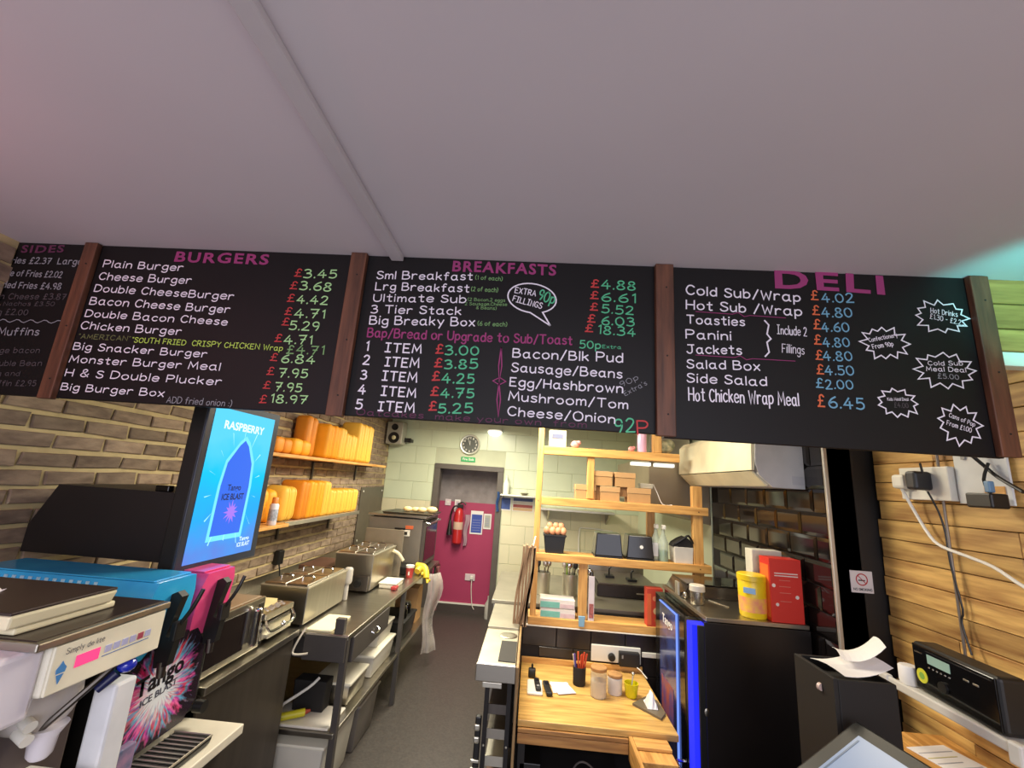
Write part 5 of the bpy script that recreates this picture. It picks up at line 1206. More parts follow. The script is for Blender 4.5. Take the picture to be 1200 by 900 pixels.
# bottles and bin
for (x, y, c, lb) in ((0.965, 3.34, None, 'clear spray bottle holding green liquid on the pine rack'), (0.925, 3.38, 1, 'slimmer clear bottle with a white label behind the green liquid')):
    t = thing('spray_bottle', lb, 'bottle', (x, y, SH[1]), 'bottles on the pine rack')
    put('bottle', S().lathe((x, y, SH[1]), [(0.033, 0), (0.035, 0.01), (0.035, 0.13), (0.014, 0.19), (0.013, 0.22)], 20), mat('clear_bottle', 'cfdac8', .15, alpha=.45), t, True)
    if not c: put('liquid', S().cyl((x, y, SH[1] + .004), (x, y, SH[1] + .075), .0325, n=20), mat('green_liquid', '1f7a58', .2), t, True)
    else: put('label_band', S().cyl((x, y, SH[1] + .03), (x, y, SH[1] + .12), .0355, n=20), paper, t, True)
    put('trigger', S().box(x - .012, x + .012, y - .035, y + .015, SH[1] + .22, SH[1] + .25, .005), white, t)
t = thing('white_bin', 'white square bin with black cloths piled in it at the right of the pine rack', 'bin', (1.1, 3.36, SH[1]))
put('bin', S().taper(1.03, 1.165, 3.295, 3.42, SH[1], SH[1] + .11, .92, .004), mat('bin_white', 'd8d2c6', .5), t)
put('cloth', S().prism([(1.02, SH[1] + .11), (1.035, SH[1] + .135), (1.08, SH[1] + .165), (1.115, SH[1] + .18), (1.15, SH[1] + .155), (1.172, SH[1] + .112)], 'Y', 3.30, 3.40), black_m, t, label='crumpled black cloth')
put('cloth_fold', S().tube([(1.04, 3.298, SH[1] + .13), (1.09, 3.29, SH[1] + .165), (1.13, 3.29, SH[1] + .19), (1.16, 3.295, SH[1] + .14)], .008), black, t)
# bottom shelf: glove boxes, roll, cereal-like box
for z, lb in ((SH[0] + .002, 'lower of the two teal and white glove boxes on the pine rack'), (SH[0] + .062, 'upper of the two teal and white glove boxes on the pine rack')):
    t = thing('glove_box', lb, 'box', (0.235, 3.36, z), 'glove boxes on the pine rack')
    dx = .004 if z > SH[0] + .03 else 0
    put('carton', S().box(0.105 - dx, 0.345 - dx, 3.29, 3.42, z, z + .057, .001, 1), mat('glovebox_white', 'e3ddd6', .6), t)
    put('print', S().box(0.106 - dx, 0.24 - dx, 3.2885, 3.2902, z + .003, z + .040), mat('teal_print', '7cc4b4', .6, 0, .1, 20), t, label='teal printed area')
    put('print', S().box(0.243 - dx, 0.34 - dx, 3.2885, 3.2902, z + .006, z + .03), mat('pinkish_print', 'd8bfc2', .6, 0, .1, 20), t, label='pale pink printed area')
t = thing('film_dispenser', 'upright white and red cling film carton beside the lower pine post', 'carton', (0.455, 3.31, SH[0]))
put('carton', S().box(0.435, 0.475, 3.29, 3.33, SH[0] + .001, 1.19, .001, 1), mat('film_white', 'd9cfd2', .5), t)
put('red_print', S().box(0.440, 0.470, 3.288, 3.290, SH[0] + .02, SH[0] + .11), mat('film_red', 'b86a64', .6, 0, .3, 60), t)
put('roll_end', S().cyl((0.455, 3.31, 1.19), (0.455, 3.31, 1.215), .014, n=14), steel_d, t)
single('blue_packet', S().taper(0.365, 0.412, 3.262, 3.272, 0.868, 0.935, .8, .003), mat('packet_blue', '86b4cf', .6), 'pale blue packet clipped on the edge of the bottom pine shelf', 'packet')
t = thing('food_carton', 'red carton of food with round pictures at the right of the bottom pine shelf', 'carton', (0.90, 3.34, SH[0]))
put('carton', S().box(0.835, 0.945, 3.285, 3.36, SH[0] + .001, 1.145, .001, 1), mat('carton_red', 'c8432f', .5), t)
put('side_print', S().box(0.837, 0.865, 3.2835, 3.2852, SH[0] + .01, 1.11), mat('carton_orange', 'e06a3c', .5), t)
for (x, z, r, c) in ((0.90, 1.0, .022, 'd8b88a'), (0.905, .945, .018, 'b8743c'), (0.89, 1.08, .016, 'd98a6a')): put('picture', S().cyl((x, 3.285, z), (x, 3.2835, z), r, n=16), mat('print_' + c, c, .5), t)
# steel pots with utensils on the unit behind the rack
for (x, lb) in ((0.13, 'left steel utensil pot behind the pine rack'), (0.36, 'middle steel utensil pot with a green spoon behind the pine rack'), (0.49, 'right small steel pot behind the pine rack')):
    k = .8 if x > .45 else 1
    y = 3.95
    t = thing('utensil_pot', lb, 'pot', (x, y, .9055), 'steel utensil pots')
    put('pot', S().lathe((x, y, .9055), [(.058 * k, 0), (.062 * k, .01), (.066 * k, .17 * k), (.06 * k, .17 * k), (.056 * k, .02)], 22), steel_l, t, True)
    for q in range(5):
        a = q * 1.3 + x * 9; m_ = (steel_l, chrome, black, steel, mat('lime_green', '9fd23a', .4))[q]
        if q == 4 and x != .36: m_ = steel
        e = (x + .05 * math.cos(a), y + .04 * math.sin(a), .9055 + .24 * k)
        put('utensil', S().tube([(x + .02 * math.cos(a), y + .02 * math.sin(a), .92), e], .006).ball(e, .022, .008, .03, 10, 6), m_, t, True)
# griddle / fryer
t = thing('griddle', 'dark countertop griddle seen through the bottom of the pine rack', 'griddle', (0.86, 4.25, .9055))
put('body', S().box(0.60, 1.13, 4.0, 4.6, .9055, 1.0, .005), mat('griddle_dark', '3d3632', .4, .5), t)
put('hotplate', S().box(0.62, 1.11, 4.02, 4.58, 1.0, 1.012, .003), mat('hotplate', '7c7468', .35, .7), t)
put('splash', S().box(0.60, 1.13, 4.58, 4.60, 1.0, 1.10), steel, t)
for (x, y) in ((.75, 4.3), (.93, 4.2)): put('press', S().box(x - .04, x + .04, y - .05, y + .05, 1.012, 1.03, .003).tube([(x, y, 1.03), (x, y, 1.08), (x + .02, y, 1.10)], .008), black, t)
put('badge', S().box(0.93, 1.02, 3.998, 4.001, .945, .955), steel_l, t)
# extraction hood
m_hood = mat('hood_tan_steel', '9a8c72', .45, .5, .08, 3)
t = thing('extraction_hood', 'large tan-grey extraction hood on the wall behind the pine rack', 'extractor hood', (1.18, 4.3, 1.57))
s = S(); A = [(0.95, 1.69), (1.43, 1.57), (1.43, 2.04), (0.95, 2.07)]; s.prism(A, 'Y', 3.66, 5.0)
put('canopy', s, m_hood, t)
put('duct', S().box(1.05, 1.40, 4.0, 4.6, 2.055, ZC - .002), steel, t)
put('rail', S().box(0.945, 0.952, 3.65, 5.0, 1.69, 1.71).box(0.95, 0.97, 3.64, 3.66, 2.02, 2.12), steel_d, t)

# ================================================================== PINE DESK
m_dw = desk_w
t = thing('pine_desk', 'varnished pine plank desk in front of the half wall', 'desk', (0.4, 2.9, 0))
for (y0, y1) in ((2.53, 2.865), (2.869, 3.262)):
    put('top_plank', S().box(-0.008, 0.80, y0, y1, 0.592, 0.622, .003), m_dw, t)
single('desk_upstand', S().box(-0.008, 0.80, 3.264, 3.280, 0.592, 0.655, .003), pine_x, 'low pine board standing along the back of the desk', 'board')
for (z0, z1) in ((0.572, 0.591), (0.524, 0.570)):
    put('front_board', S().box(-0.006, 0.548, 2.515, 2.532, z0, z1, .002), wood('desk_front_wood', 'c08c4c', '8a5c30', 0), t)
put('side_board', S().box(0.550, 0.568, 2.20, 2.53, 0.50, 0.60, .002), pine_y, t)
put('side_board', S().box(0.552, 0.568, 1.95, 2.20, 0.50, 0.60, .002), pine_y, t)
put('side_top', S().box(0.570, 0.74, 2.35, 2.528, 0.555, 0.585, .003), pine_y, t)
put('side_top', S().box(0.57, 0.74, 2.44, 2.528, 0.586, 0.60, .003), pine_x, t)
for (x, y) in ((0.0, 2.56), (0.76, 2.56), (0.0, 3.22), (0.76, 3.22), (0.56, 2.0)): put('leg', S().box(x, x + .035, y, y + .035, 0, 0.592 if x != .56 else .5), black_m, t)
put('drawer_box', S().box(0.575, 0.75, 2.05, 2.345, 0.40, 0.50, .004), black, t)
put('rail', S().cyl((0.66, 2.2, .505), (0.60, 2.05, .505), .004, n=8), steel, t)
single('small_computer', S().box(0.01, 0.12, 2.56, 2.75, 0.33, 0.42, .004), black, 'small black computer under the left end of the pine desk', 'computer')
pc = [o for o in C.objects if o.name == 'small_computer'][0]
for i in range(2):
    for j in range(2): put('sticker_pane', S().box(0.058 + i * .013, 0.069 + i * .013, 2.5585, 2.5600, 0.362 + j * .014, 0.374 + j * .014), paper, pc)
put('pedestal', S().box(0.0, 0.54, 2.60, 3.2, 0.0, 0.325), black_m, thing('under_desk_unit', 'black unit under the pine desk carrying the small computer', 'cabinet', (0.27, 2.9, 0)))
single('grey_cable', S().tube([(0.27, 2.54, .33), (0.275, 2.53, .42), (0.31, 2.52, .47), (0.36, 2.52, .46), (0.42, 2.52, .40), (0.46, 2.53, .33)], .005), steel_p, 'grey cable looping under the desk front', 'cable', smooth=True)
# on the desk
DZ0 = 0.6225
t = thing('handset_base', 'white charging base with two black handsets at the left of the desk', 'charger', (0.09, 2.87, DZ0))
put('base', S().box(0.035, 0.125, 2.80, 2.98, DZ0, DZ0 + .014, .006), white, t)
def handset(lb, x, y, a):
    tt = thing('black_handset', lb, 'handset', (x, y, DZ0 + .015))
    M = Matrix.Translation((x, y, DZ0 + .024)) @ Matrix.Rotation(a, 4, 'Z')
    put('body', S().box(-.016, .016, -.07, .07, -.008, .009, .006).tilt(M), black, tt)
    put('screen', S().box(-.010, .010, .02, .05, .009, .0105).tilt(M), black_g, tt)
    put('keys', S().box(-.008, .008, -.05, -.03, .009, .011, .001).tilt(M), mat('key_grey', '8a8a8a', .5), tt)
handset('black handset standing on the white base', 0.095, 2.89, .08); 
tt = thing('black_handset', 'black handset lying between the white base and the papers', 'handset', (0.15, 2.88, DZ0 + .001))
M = Matrix.Translation((0.155, 2.88, DZ0 + .013)) @ Matrix.Rotation(.12, 4, 'Z')
put('body', S().box(-.018, .018, -.08, .08, -.011, .010, .006).tilt(M), black, tt); put('screen', S().box(-.011, .011, .02, .055, .010, .0115).tilt(M), black_g, tt)
single('wall_plug', S().box(0.04, 0.085, 3.02, 3.06, DZ0, DZ0 + .05, .008).cyl((0.0625, 3.04, DZ0 + .05), (0.0625, 3.04, DZ0 + .075), .006), black, 'black plug on the desk behind the white charging base', 'plug')
for (x, y, a, lb) in ((0.235, 2.93, .1, 'bottom sheet of the loose white receipts on the desk'), (0.245, 2.915, .35, 'top, tilted sheet of the loose white receipts on the desk')):
    z = DZ0 + (.001 if a < .2 else .0045)
    single('receipt', S().box(-.055, .055, -.07, .07, 0, .002).tilt(Matrix.Translation((x, y, z)) @ Matrix.Rotation(a, 4, 'Z')), mat('receipt_white', 'e4e2f0', .8), lb, 'paper', 'receipts on the desk')
t = thing('pen_pot', 'black mesh pot full of orange and red pens', 'pen pot', (0.352, 3.0, DZ0))
put('pot', S().lathe((0.352, 3.0, DZ0), [(.036, 0), (.038, .004), (.040, .10), (.036, .10), (.033, .01)], 20), black_m, t, True)
for i, (c, dx, dy) in enumerate((('d8502c', .02, .01), ('d8502c', .005, -.01), ('c23a2c', .012, .02), ('e0683a', -.006, .01), ('5a4a9c', -.022, .0), ('d9c8b0', -.026, .012), ('c8442c', .028, -.008))):
    put('pen', S().cyl((0.352 + dx * .5, 3.0 + dy * .5, DZ0 + .01), (0.352 + dx * 1.5, 3.0 + dy * 1.5, DZ0 + .175 - .008 * (i % 3)), .0055, n=8), mat('pen_' + c, c, .4), t)
t = thing('storage_jar', 'tall clear jar of white powder with a cork lid on the desk', 'jar', (0.45, 2.87, DZ0))
put('glass', S().lathe((0.45, 2.87, DZ0), [(.044, 0), (.047, .004), (.047, .135), (.044, .135)], 24), mat('jar_glass', 'd8cdb4', .12, alpha=.45), t, True)
put('powder', S().cyl((0.45, 2.87, DZ0 + .004), (0.45, 2.87, DZ0 + .085), .0445, n=24), mat('powder', 'e8dcc6', .9), t, True)
m_cork = mat('cork', 'b98a54', .8, 0, .15, 40)
put('cork_lid', S().lathe((0.45, 2.87, DZ0 + .136), [(.045, 0), (.047, .003), (.047, .016), (.044, .019)], 24), m_cork, t, True)
t = thing('storage_jar', 'shorter white jar with a cork lid beside the yellow cup', 'jar', (0.555, 2.93, DZ0))
put('jar', S().lathe((0.555, 2.93, DZ0), [(.040, 0), (.044, .005), (.044, .085), (.040, .088)], 24), mat('jar_white', 'dfdad2', .3), t, True)
put('cork_lid', S().lathe((0.555, 2.93, DZ0 + .089), [(.040, 0), (.044, .003), (.044, .014), (.04, .017)], 24), m_cork, t, True)
t = thing('yellow_cup', 'yellow glossy cup with small items in it on the desk', 'cup', (0.645, 2.90, DZ0))
put('cup', S().lathe((0.645, 2.90, DZ0), [(.028, 0), (.034, .01), (.042, .075), (.038, .075), (.028, .012)], 22), mat('cup_yellow', 'dccf1c', .25), t, True)
put('spoon', S().tube([(0.645, 2.9, DZ0 + .03), (0.66, 2.92, DZ0 + .11)], .004).ball((0.66, 2.92, DZ0 + .115), .01), steel_l, t)
single('dark_slate', S().prism([(0.63, 2.80), (0.73, 2.90), (0.785, 2.86), (0.79, 2.72), (0.75, 2.66)], 'Z', DZ0 + .0005, DZ0 + .012), mat('slate', '6f6450', .5), 'dark flat slab under the crumpled tissue on the desk', 'slab')
single('crumpled_tissue', S().sheet(lambda u, v: Vector((0.700 + .06 * u, 2.74 + .10 * v, DZ0 + .014 + .07 * math.sin(u * 3.1) * math.sin(v * 3.1) + .008 * math.sin(u * 17) * math.sin(v * 13))), 10, 10), paper, 'crumpled white tissue by the black cabinet on the desk', 'tissue')
# sockets on the half wall
t = thing('socket_plate', 'long white socket strip on the black tiles with black plugs', 'socket', (0.62, 3.285, 0.66))
put('plate', S().box(0.46, 0.79, 3.270, 3.287, 0.665, 0.765, .004), white, t)
put('plate_end', S().box(0.80, 0.93, 3.272, 3.287, 0.712, 0.742, .003), white, t)
put('round_plug', S().lathe((0.595, 3.270, 0.70), [(.024, 0), (.024, .02), (.018, .032)], 18, (0, -1, 0)), black, t, True)
ad_ = put('adapter', S().box(0.64, 0.775, 3.225, 3.269, 0.660, 0.745, .006), black, t)
put('adapter_slot', S().box(0.655, 0.665, 3.223, 3.2255, 0.71, 0.73), mat('key_grey', '8a8a8a', .5), ad_)
put('usb_lead', S().tube([(0.755, 3.222, .665), (0.775, 3.20, .655), (0.79, 3.19, .64), (0.80, 3.15, .6345)], .004), white, t, True)

# ================================================================== BLACK CABINET (drinks cooler) AND WHAT STANDS ON IT
CT = 1.20
t = thing('black_cooler', 'tall black cooler cabinet with a blue light strip, against the tiled wall', 'cooler', (1.12, 2.75, 0))
put('body', S().box(0.925, 1.42, 2.44, 3.18, 0.02, CT - .022, .004), black_g, t)
put('corner_post', S().box(0.868, 0.900, 2.425, 2.44, 0.02, CT - .04, .003), black, t)
put('near_side', S().box(0.902, 1.42, 2.43, 2.4395, 0.02, CT - .024, .002), mat('side_black', '1c1715', .35), t)
put('top', S().box(0.912, 1.42, 2.435, 3.18, CT - .021, CT, .003), steel, t)
dr = put('glass_door', S().box(0.865, 0.924, 2.62, 3.18, 0.06, CT - .05, .004), black_g, t)
m_art = mat('door_art', '3a4a8c', .15, 0, .5, 9, dark='2a1c1c', coat=.5)
sg = put('door_graphic', S().box(0.858, 0.8645, 2.74, 3.06, 0.30, 1.12, .001), m_art, dr)
put('edge_light', S().box(0.856, 0.866, 2.728, 2.738, 0.30, 1.13), glow('edge_blue', '6f8ef0', 1.0), dr)
put('edge_light', S().box(0.856, 0.866, 2.74, 3.06, 1.122, 1.128), glow('edge_blue', '6f8ef0', 1.0), dr)
lettering('lettering', 'Tango', paper, sg, (0.8572, 3.0, 1.02), (0, -1, 0), (0, 0, 1), 0.2, 0.05, .02)
put('picture', S().box(0.856, 0.858, 2.80, 3.02, 0.52, 0.72, .0005), mat('picture_orange', 'a8543a', .4, 0, .4, 14, dark='4a4a8c'), sg)
put('handle', S().tube([(0.865, 2.66, .45), (0.825, 2.66, .45), (0.825, 2.60, .45), (0.825, 2.60, .22), (0.865, 2.62, .2)], .008, 8, 0), chrome, dr)
put('light_strip', S().box(0.850, 0.924, 2.455, 2.535, 0.10, CT - .045, .002), glow('strip_blue', '1a22d8', 1.3), t)
put('door_edge', S().box(0.868, 0.924, 2.536, 2.619, 0.06, CT - .05, .002), black, t)
put('lock', S().ball((0.90, 2.426, 0.78), .012, .005, .018), steel, t)
# tray-like dark machine behind
t = thing('dark_display_case', 'low dark glassy case at the back of the cooler top', 'display case', (1.12, 2.98, CT))
put('case', S().prism([(0.93, CT + .001), (1.40, CT + .001), (1.36, CT + .065), (0.97, CT + .065)], 'Y', 2.84, 3.16), mat('case_glass', '3a332e', .15, 0, .1, coat=.3), t)
put('case_top', S().box(0.965, 1.37, 2.86, 3.15, CT + .066, CT + .074, .003), black_g, t)
put('hinge', S().box(0.915, 0.928, 2.87, 2.93, CT + .001, CT + .075, .003), steel_l, t)
put('case_foot', S().ball((0.935, 2.80, CT + .02), .013, .013, .019), steel, t)
t = thing('dusting_canister', 'small glittery silver canister with a pale lid on the cooler', 'canister', (0.97, 2.70, CT))
put('can', S().lathe((0.968, 2.70, CT + .001), [(.036, 0), (.038, .003), (.038, .065), (.036, .067)], 22), mat('can_silver', 'a8a294', .25, .8, .3, 60), t, True)
put('lid', S().lathe((0.968, 2.70, CT + .069), [(.042, 0), (.042, .028), (.038, .032)], 22), mat('lid_pale', 'cfc9bb', .35), t, True)
t = thing('coaster', 'thin pale spatula lying on the cooler top behind the canister', 'spatula', (1.05, 2.78, CT))
put('blade', S().box(-.006, .006, -.07, .07, 0, .003).tilt(Matrix.Translation((1.10, 2.74, CT + .001)) @ Matrix.Rotation(.4, 4, 'Z')), steel_l, t)
t.name = 'spatula'
t = thing('yellow_tub', 'tall yellow lidded tub with pink and blue print on the cooler', 'tub', (1.19, 2.52, CT))
m_y = mat('tub_yellow', 'ecc91e', .35)
put('tub', S().lathe((1.19, 2.525, CT + .001), [(.060, 0), (.064, .008), (.068, .175), (.066, .178)], 28), m_y, t, True)
put('lid', S().lathe((1.19, 2.525, CT + .180), [(.071, 0), (.071, .026), (.066, .031)], 28), m_y, t, True)
pb = put('pink_print', S().lathe((1.19, 2.525, CT + .03), [(.0652, 0), (.0668, .07)], 28), mat('tub_pink_print', 'e88a70', .5, 0, .2, 25, dark='ecc91e'), t, True)
put('blue_label', S().box(-.028, .028, -.0015, .0015, -.014, .014, .001).tilt(Matrix.Translation((1.150, 2.468, CT + .135)) @ Matrix.Rotation(-.62, 4, 'Z')), mat('label_blue', '8ab0d8', .5), t)
t = thing('red_carton', 'big red carton with small white print on the cooler', 'carton', (1.32, 2.47, CT))
m_rc = mat('carton_bright_red', 'cf2f22', .45, 0, .03)
put('carton', S().box(1.245, 1.405, 2.445, 2.545, CT + .001, 1.505, .002, 1), m_rc, t)
put('side_stripe', S().box(1.2435, 1.2455, 2.455, 2.535, CT + .02, 1.47), mat('carton_orange2', 'e8702c', .5), t)
for k, z in enumerate((1.435, 1.423, 1.40, 1.37, 1.34, 1.30)):
    if k < 2: put('text_line', S().box(1.268, 1.385, 2.4435, 2.4452, z - .003, z + .002), mat('print_white', 'eddccf', .6), t)
    else: put('text_line', S().box(1.29, 1.345, 2.4435, 2.4452, z, z + .003), mat('print_faint', 'd87a68', .6), t)
for (x, z, r) in ((1.262, 1.375, .009), (1.275, 1.285, .008), (1.375, 1.325, .009)): put('symbol', S().cyl((x, 2.4448, z), (x, 2.4430, z), r, n=16), mat('print_white', 'eddccf', .6), t)
t = thing('white_carton', 'white carton standing behind the red carton on the cooler', 'carton', (1.22, 2.6, CT))
put('carton', S().box(1.235, 1.395, 2.60, 2.68, CT + .001, 1.525, .002, 1), mat('carton_white', 'e0dccb', .6), t)
put('side_print', S().box(1.2335, 1.2352, 2.61, 2.67, 1.33, 1.40), mat('print_faint_grey', 'a9a79c', .6), t)

# air conditioner
t = thing('air_conditioner', 'cream wall-mounted air conditioner over the black tiles', 'air conditioner', (1.30, 3.0, 1.86))
prof = [(1.185, 1.995), (1.195, 2.16), (1.23, 2.19), (XR - .012, 2.19), (XR - .012, 1.865), (1.27, 1.865), (1.20, 1.93)]
put('casing', S().prism(prof, 'Y', 2.405, 3.60), mat('ac_grey', 'c9c9c9', .45), t)
put('front_cover', S().prism([(1.168, 1.95), (1.175, 2.15), (1.21, 2.185), (1.235, 2.19), (1.198, 2.16), (1.184, 1.95)], 'Y', 2.415, 3.59), mat('ac_cream', 'ece3c0', .4), t)
put('air_flap', S().prism([(1.176, 1.942), (1.184, 1.946), (1.26, 1.878), (1.25, 1.870)], 'Y', 2.43, 3.58), mat('ac_cream', 'ece3c0', .4), t)
put('side_mark', S().box(1.37, 1.43, 2.4025, 2.4055, 1.885, 1.93, .001), mat('ac_mark', 'bcbcc0', .45), t)

# no smoking sign on the return wall
t = thing('no_smoking_sign', 'small white no smoking sign on the black return wall', 'sign', (1.56, YR, 1.41))
NX, NY = 1.558, YR
put('plate', S().box(NX - .050, NX + .050, NY - .005, NY - .001, 1.408, 1.504, .001, 1), mat('sign_white', 'd9d4d4', .5), t)
rg = S()
n = 28; cx, cz = NX, 1.466
for (r0, r1) in ((.022, .027),):
    va = [rg.bm.verts.new((cx + r0 * math.cos(2 * PI * i / n), NY - .0056, cz + r0 * math.sin(2 * PI * i / n))) for i in range(n)]
    vb = [rg.bm.verts.new((cx + r1 * math.cos(2 * PI * i / n), NY - .0056, cz + r1 * math.sin(2 * PI * i / n))) for i in range(n)]
    for i in range(n): rg.bm.faces.new((va[i], va[(i + 1) % n], vb[(i + 1) % n], vb[i]))
put('red_ring', rg, mat('sign_red', 'b02a34', .5), t)
put('cigarette', S().box(cx - .016, cx + .014, NY - .0058, NY - .0052, cz - .006, cz - .001), black_m, t)
put('red_bar', S().tube([(cx - .016, NY - .0064, cz + .016), (cx + .016, NY - .0064, cz - .016)], .0016, 6, 0), mat('sign_red', 'b02a34', .5), t)
lettering('lettering', 'NO SMOKING', black_m, t, (NX - .042, NY - .0056, 1.418), (1, 0, 0), (0, 0, 1), .084, .011, .02)

# ================================================================== RIGHT FOREGROUND
PX_ = XP - .006
t = thing('double_socket', 'white double socket with two plugs on the plank wall', 'socket', (PX_, 2.0, 1.84))
put('plate', S().box(PX_ - .035, PX_ - .004, 1.80, 2.03, 1.842, 1.975, .004), white, t)
put('rocker', S().box(PX_ - .04, PX_ - .034, 1.89, 1.905, 1.885, 1.91, .002), white, t)
p1 = put('white_plug', S().box(PX_ - .075, PX_ - .035, 1.965, 2.03, 1.885, 1.945, .012), white, t)
p2 = put('black_adapter', S().box(PX_ - .105, PX_ - .035, 1.868, 1.918, 1.880, 1.955, .010), mat('adapter_black', '26262a', .4), t)
put('adapter_loop', S().tube([(PX_ - .07, 1.87, 1.945), (PX_ - .07, 1.875, 1.985), (PX_ - .06, 1.88, 1.945)], .004), black, p2)
single('adapter_lead', S().tube([(PX_ - .06, 1.87, 1.875), (PX_ - .03, 1.87, 1.80), (PX_ - .02, 1.865, 1.72), (PX_ - .022, 1.86, 1.60), (PX_ - .02, 1.84, 1.45), (PX_ - .022, 1.85, 1.40), (PX_ - .03, 1.82, 1.30)], .0035), black, 'thin black lead running down the plank wall beside the grey tube', 'cable', smooth=True)
t = thing('white_backboard', 'large white board screwed to the plank wall right of the socket', 'board', (PX_, 1.7, 1.83))
put('sheet', S().box(PX_ - .012, PX_ - .004, 1.60, 1.795, 1.835, 2.02, .002), mat('backboard_white', 'dde0e0', .45), t)
put('wood_patch', S().box(PX_ - .016, PX_ - .012, 1.62, 1.69, 1.84, 1.90, .001), pine_y, t, label='bare wood patch')
for (y, z) in ((1.75, 1.84), (1.75, 2.005)): put('clip', S().box(PX_ - .018, PX_ - .012, y - .008, y + .008, z - .006, z + .006), mat('clip_grey', '9a9a9a', .5), t)
t = thing('black_transformer', 'black boxy transformer dangling on cables by the right edge', 'transformer', (PX_ - .05, 1.60, 1.82))
put('block', S().box(PX_ - .11, PX_ - .05, 1.575, 1.665, 1.822, 1.872, .006), black, t)
put('cable', S().tube([(PX_ - .06, 1.69, 2.03), (PX_ - .03, 1.66, 1.97), (PX_ - .03, 1.62, 1.93), (PX_ - .05, 1.53, 1.88)], .006), black, t, True)
put('cable', S().tube([(PX_ - .07, 1.615, 1.872), (PX_ - .06, 1.64, 1.92), (PX_ - .03, 1.645, 1.98)], .005), black, t, True)
put('connector', S().box(PX_ - .075, PX_ - .055, 1.61, 1.63, 1.875, 1.915, .004), mat('connector_blue', '6a8fb0', .4), t)
single('white_cable', S().tube([(PX_ - .06, 1.995, 1.885), (PX_ - .03, 1.985, 1.80), (PX_ - .025, 1.93, 1.70), (PX_ - .025, 1.88, 1.665), (PX_ - .03, 1.78, 1.645), (PX_ - .04, 1.68, 1.625), (PX_ - .05, 1.60, 1.59), (PX_ - .06, 1.50, 1.55)], .006), white, 'white cable sweeping from the socket across the planks to the right edge', 'cable', smooth=True)
single('conduit_tube', S().cyl((PX_ - .016, 1.862, 1.24), (PX_ - .016, 1.855, 2.2), .005, n=10), mat('conduit_grey', '8d8378', .4, .4), 'straight thin grey tube running down the plank wall', 'tube', smooth=True)
# radio on a white tray
t = thing('hanging_tray', 'long narrow white tray shelf hung on the plank wall', 'tray', (1.5, 1.7, 1.14))
put('tray', S().box(1.440, 1.635, 1.50, 1.99, 1.135, 1.143, .003), mat('tray_pale', 'dcd8cf', .4), t)
put('front_rim', S().box(1.427, 1.442, 1.49, 2.00, 1.128, 1.160, .005), mat('tray_pale', 'dcd8cf', .4), t)
put('clip', S().box(1.422, 1.448, 1.965, 2.01, 1.115, 1.165, .006), mat('tray_pale', 'dcd8cf', .4), t)
put('clip', S().box(1.422, 1.448, 1.49, 1.53, 1.105, 1.165, .006), mat('tray_pale', 'dcd8cf', .4), t)
put('wire', S().cyl((1.435, 1.985, 0.951), (1.435, 1.985, 1.13), .002, n=6), steel, t)
put('back_rail', S().box(1.63, 1.652, 1.50, 1.99, 1.13, 1.17, .003), mat('tray_pale', 'dcd8cf', .4), t)
t = thing('table_radio', 'black digital radio with a green display on the white tray', 'radio', (1.54, 1.68, 1.145))
M = Matrix.Translation((1.525, 1.745, 1.146)) @ Matrix.Rotation(-.06, 4, 'Z')
put('casing', S().box(-.042, .045, -.17, .17, 0.0, 0.165, .014, 3).tilt(M), black, t)
fr = put('front', S().box(-.046, -.041, -.163, .163, .006, .158, .003).tilt(M), black_g, t)
put('display', S().box(-.0475, -.0455, .0, .095, .108, .138).tilt(M), mat('lcd', '8ea69a', .3, 0, .05, emit='5d7a70', es=.35), fr)
put('trim_line', S().box(-.0475, -.0455, -.15, .10, .145, .148).tilt(M), chrome, fr)
for k in range(6): put('button', S().ball((-.0465, .092 - k * .017, .094), .002, .004, .003).tilt(M), chrome, fr)
put('dial', S().cyl((-.046, .035, .052), (-.054, .035, .052), .018, n=20).tilt(M), black, fr)
for (y, z) in ((-.06, .112), (-.095, .112)): put('button', S().box(-.048, -.0455, y - .010, y + .010, z - .003, z + .003, .001).tilt(M), steel, fr)
put('brand_plate', S().box(-.0475, -.0455, .118, .152, .130, .134).tilt(M), steel, fr)
put('sticker', S().cyl((-.046, .128, .055), (-.048, .128, .055), .024, n=24).tilt(M), mat('sticker_yellow', 'd3d23a', .5), fr, label='round yellow sticker')
put('sticker_centre', S().cyl((-.048, .128, .055), (-.0485, .128, .055), .012, n=20).tilt(M), mat('sticker_green', '7fae4a', .5), fr)
single('paper_roll_end', S().lathe((1.50, 1.955, 1.144), [(.03, 0), (.032, .01), (.032, .06), (.028, .065)], 18), paper, 'white roll of tissue beside the left end of the radio', 'roll', smooth=True)
# wooden side counter
t = thing('side_counter', 'pale plank side counter under the radio tray', 'counter', (1.5, 1.7, 0))
put('top_plank', S().box(1.33, 1.50, 1.2, 2.03, 0.925, 0.948, .003), pine_y, t)
put('top_plank', S().box(1.502, 1.655, 1.2, 2.03, 0.925, 0.948, .003), pine_y, t)
put('front_panel', S().box(1.335, 1.355, 1.2, 2.02, 0.0, 0.925), black_m, t)
single('price_sheet', S().box(-.085, .085, -.13, .13, 0, .002).tilt(Matrix.Translation((1.535, 1.80, .949)) @ Matrix.Rotation(.25, 4, 'Z')), paper, 'white sheet with faint lines on the plank side counter', 'paper')
ps = [o for o in C.objects if o.name == 'price_sheet'][0]
for k in range(6): put('text_line', S().box(-.08, .07 - .02 * (k % 3), .09 - k * .03, .094 - k * .03, .0025, .003).tilt(Matrix.Translation((1.535, 1.80, .949)) @ Matrix.Rotation(.25, 4, 'Z')), mat('faint_yellow', 'd4cc8a', .7) if k == 1 else mat('faint_ink', 'b9b9bd', .7), ps)
